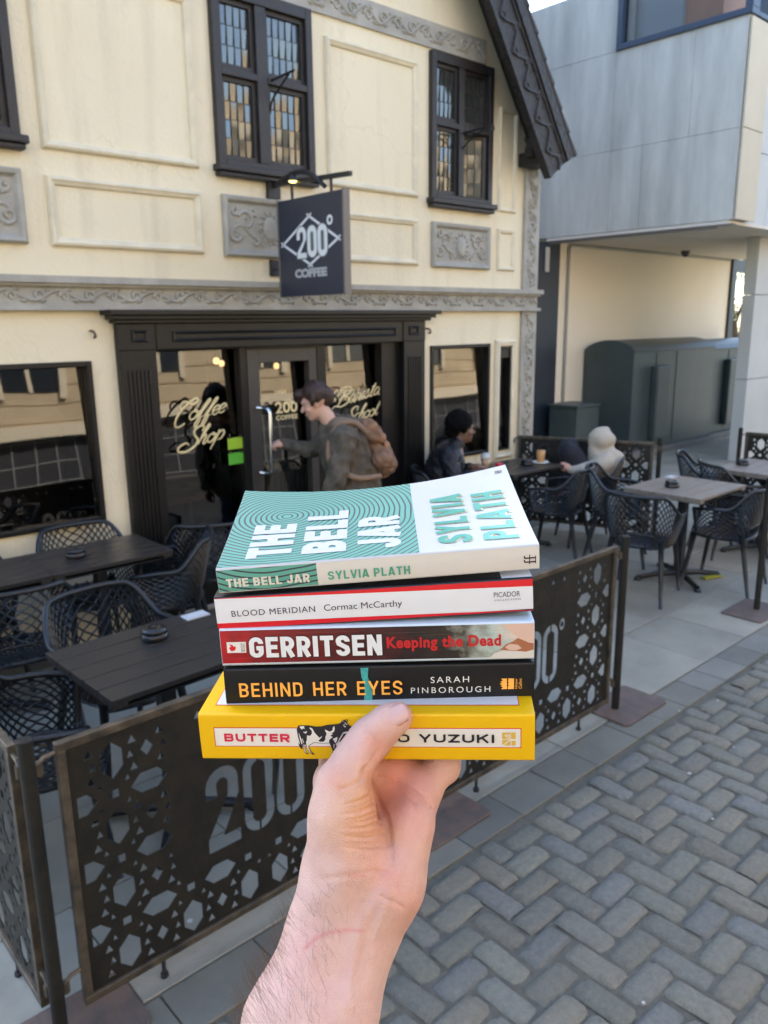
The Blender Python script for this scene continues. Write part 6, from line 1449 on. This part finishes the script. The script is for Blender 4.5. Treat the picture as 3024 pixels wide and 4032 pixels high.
# thenar and thumb
hd += [rc(HPT(655,1130,.474), HPT(660,760,.470), .0205, .0170, .014), rc(HPT(725,1020,.466), HPT(730,640,.468), .0160, .0115, .012), rc(HPT(660,760,.470), HPT(672,588,.474), .0165, .0142, .010)]
TH = [HPT(672,588,.475), HPT(748,440,.4785), HPT(852,292,.4825), HPT(945,222,.483), HPT(1012,186,.4832)]
for a, b, r0, r1 in zip(TH, TH[1:], [.0142,.0120,.0106,.0098], [.0120,.0106,.0100,.0086]): hd.append(rc(a, b, r0, r1, .006))
hd.append(rc(HPT(800,350,.481), HPT(860,330,.483), .0100,.0098,.006))
# fingers reaching back under the lowest book, pads against it
_By = np.array(_B0)
def SF(v): return _By@v
fw2 = np.array((math.sin(YAW), math.cos(YAW), 0)); rt2 = np.array((math.cos(YAW), -math.sin(YAW), 0))
zb = 1.7321-.0005
for i, (l, sp_) in enumerate(((.074,-.10),(.084,-.01),(.060,.16),(.046,.30))):
    p0 = MCP[i] if i < 2 else (HPT(1100,470,.530) if i == 2 else HPT(1272,480,.517)); d0 = fw2*math.cos(sp_)+rt2*math.sin(sp_)
    z0 = zb+float(np.dot(p0-np.array((.2923,.3417,0)), rt2))*.0286
    p1 = p0+d0*l*.44; p1[2] = z0-.0098-.004*(i == 0)
    p2 = p1+d0*l*.31; p2[2] = z0-.0088; p3 = p2+d0*l*.22; p3[2] = z0-.0078
    for a, b, r0, r1 in ((p0,p1,.0118-.0006*(i == 3),.0098-.0008*(i == 3)), (p1,p2,.0098-.0008*(i == 3),.0088-.0008*(i == 3)), (p2,p3,.0088-.0008*(i == 3),.0076-.0006*(i == 3))): hd.append(rc(a, b, r0, r1, .005))
V, F = sdf_mesh(hd, .00105, .010)
# creases: shallow valleys along palm lines, thumb joint and the folded skin of the thenar
def project(P):
    q = P-np.array(CAM_LOC); z = q@np.array(_fw); u = 1512+F_PX*(q@np.array(_rt))/z; v = 2016-F_PX*(q@np.array(_up))/z
    return (u-900)*1.508, (v-2700)*1.508, z
hx, hy, hz = project(V)
me_n = mesh_obj('tmp_hand', V, F, None, None, origin=(0, 0, 0)); Nn = np.array([v.normal[:] for v in me_n.data.vertices]); bpy.data.objects.remove(me_n)
front = (Nn@np.array(_fw)) < .15
def valley(pts, wd, dep):
    P = np.array(catmull(pts, 8)); best = np.full(len(V), 1e9)
    for a, b in zip(P, P[1:]):
        ab = b-a; t = np.clip(((hx-a[0])*ab[0]+(hy-a[1])*ab[1])/max(ab@ab, 1e-9), 0, 1); best = np.minimum(best, np.hypot(hx-a[0]-t*ab[0], hy-a[1]-t*ab[1]))
    return -dep*np.exp(-(best/wd)**2)
disp = np.zeros(len(V))
CRS = [([(800,505),(835,560),(905,720),(945,850),(958,930)], 19, .0017), ([(945,850),(962,960),(966,1060)], 24, .0007), ([(800,515),(770,575),(720,600),(660,610)], 11, .0011), ([(815,490),(845,455),(882,400)], 10, .0009),
       ([(905,385),(885,345),(850,300),(800,262)], 9, .00075), ([(890,400),(868,350),(838,318)], 8, .0005), ([(1000,560),(1090,600),(1160,650),(1205,712)], 11, .0013), ([(880,540),(960,560),(1040,640),(1110,690)], 10, .0009), ([(905,1250),(980,1285),(1040,1320)], 12, .0010), ([(560,1150),(700,1130),(860,1105),(950,1110)], 14, .0005), ([(935,760),(960,900),(975,1040)], 10, .0007)]
for p_, w_, d_ in CRS: disp += valley(p_, w_, d_)
fold = np.zeros(len(V))
for k in range(13):                                       # fan of fine folds below the thumb
    t = k/12; yR = 548+t*400+6*math.sin(k*2.3); xR = 822+135*t-40*max(0, .25-t)*4*.3
    fold += valley([(xR-12, yR), (xR-70, yR+30-10*t), (xR-140+8*math.sin(k*1.7), yR+58-34*t), (640+22*math.sin(k*1.3)+45*t, yR+88-78*t+8*math.sin(k*3.1))], 9.5+2*math.sin(k*1.9), (.0010+.00035*math.sin(k*2.7))*(1.1-.65*abs(t-.42)))
_w = np.clip((hx-625)/150, 0, 1); disp += fold*_w*_w*(3-2*_w)
disp -= valley([(962,1090),(900,1230),(800,1400),(745,1600),(715,1900)], 34, .0011); disp -= valley([(1000,1120),(930,1300),(860,1500)], 26, .0007); disp -= valley([(560,1240),(520,1500),(470,1800)], 40, .0008)
rs = np.random.RandomState(1)
for _ in range(14):
    dd = rs.normal(0, 1, 3)*rs.uniform(60, 210); disp += .00014*np.sin(V@dd+rs.uniform(0, 6))
V = V+Nn*(disp*np.where(front, 1, .3))[:, None]
# the tendon and vein tone is colour of the skin itself, kept as soft patches
def blob(x, y, r): return np.exp(-(((hx-x)**2+(hy-y)**2)/r**2))
red = np.clip(.42*blob(1040,720,330)+.25*blob(800,860,280)+.45*blob(1010,480,150)+.35*blob(1090,1300,140)+.35*blob(950,640,170)+.35*blob(870,330,75)+.35*blob(640,560,90)+.35*blob(930,1130,90)+.18*blob(430,1600,260)+.5*blob(1040,190,62), 0, 1)
yel = np.clip(.5*blob(740,800,230)+.3*blob(760,600,150)+.45*blob(980,880,70), 0, 1)
scar = np.exp(-np.abs(valley([(455,1560),(520,1500),(600,1465),(700,1450),(795,1450)], 11, 1.0))*0)*(-valley([(455,1560),(520,1500),(600,1465),(700,1450),(795,1450)], 12, 1.0))+.7*(-valley([(715,1130),(760,1128),(800,1130)], 9, 1.0))
base = np.array((.62,.39,.325)); cr_ = base+red[:, None]*np.array((-.01,-.165,-.175))+yel[:, None]*np.array((.01,.015,-.095))+np.clip(scar, 0, 1)[:, None]*np.array((.0,-.10,-.075))
mot = sum(np.sin(V@(rs.normal(0, 1, 3)*rs.uniform(120, 420))+rs.uniform(0, 6)) for _ in range(16))/5.5
cr_ = cr_*(1+mot[:, None]*np.array((.018, .045, .040)))
cr_ = np.clip(cr_, 0, 1)/.75
M_SKIN = mat('skin_hand', (.75,.75,.75), .48, .07, 160, .25, 900, sss=.14, attr='Col', spec=.4)
arm = thing('person', 'bare left forearm and hand of the photographer, thumb on the yellow book', 'person', (.30, .30, 1.55))
mesh_obj('body', V, F, M_SKIN, arm, smooth=True, col=cr_)
# thumb nail: a curved plate
def nail():
    Vn = []; Fn = []; A = HPT(950,222,.474); nu, nv = 10, 9
    tip, base_ = np.array(TH[4]), np.array(TH[3]); ax = (tip-base_)/np.linalg.norm(tip-base_); toc = np.array(_fw)*-1; side = np.cross(ax, toc); side /= np.linalg.norm(side)
    up_ = np.cross(side, ax); nrm = up_ if up_@toc > 0 else -up_
    nrm = nrm*.90+side*(.42 if (side@np.array(_up)) > 0 else -.42); nrm /= np.linalg.norm(nrm); sd = np.cross(ax, nrm)
    c0 = base_+ax*.0026; R0 = .0095
    for i in range(nu+1):
        u = i/nu*2-1
        for j in range(nv+1):
            v = j/nv; vv_ = (abs(u)**3); v0 = .10*vv_; v1 = 1-.22*abs(u)**2.5; v = v0+(v1-v0)*v; a = u*.68; ln = .0128; r = R0+.00105-.0007*v-.0006*abs(u)**4
            Vn.append(c0+ax*(-.0015*(1-u*u)*0+ln*v-.0005)+nrm*r*math.cos(a)+sd*r*math.sin(a))
    for i in range(nu):
        for j in range(nv): a = i*(nv+1)+j; Fn.append((a, a+1, a+nv+2, a+nv+1))
    o = mesh_obj('thumb_nail', Vn, Fn, mat('nail', (.56,.335,.295), .30, spec=.5), arm, smooth=True); s = o.modifiers.new('t', 'SOLIDIFY'); s.thickness = .0005; s.offset = 0
nail()
# fine hairs along the outer forearm
rng = random.Random(12); hm = MB(); tr_ = np.stack([hx, hy], 1); idx = [i for i in range(len(V)) if hy[i] > 1180 and hx[i] < 640-.28*(hy[i]-1200)+140 and (Nn[i]@np.array(_fw)) < .45 and hy[i] < 2080]
for i in rng.sample(idx, min(850, len(idx))):
    if rng.random() > min(1, (hy[i]-1150)/500): continue
    if hx[i] > 330+.0*hy[i]+max(0, 1600-hy[i])*.25 and rng.random() < .62: continue
    p = V[i]; n = Nn[i]; dn = HPT(hx[i]-30, hy[i]-120, hz[i])-p; dn = dn/np.linalg.norm(dn); sd = np.cross(n, dn); l = rng.uniform(.006, .013)
    t1 = dn*.75+n*.55+sd*rng.uniform(-.5, .5); t2 = dn*1.0+sd*rng.uniform(-.6, .6)+n*.1
    pts = [p-n*.0003, p+t1*l*.4, p+t1*l*.5+t2*l*.4, p+t1*l*.5+t2*l*.8]
    hm.tube(pts, [.000065, .000058, .000045, .000025], 3)
ha = hm.build('arm_hair', mat('arm_hair', (.10,.055,.03), .5), arm); ha['kind'] = 'stuff'
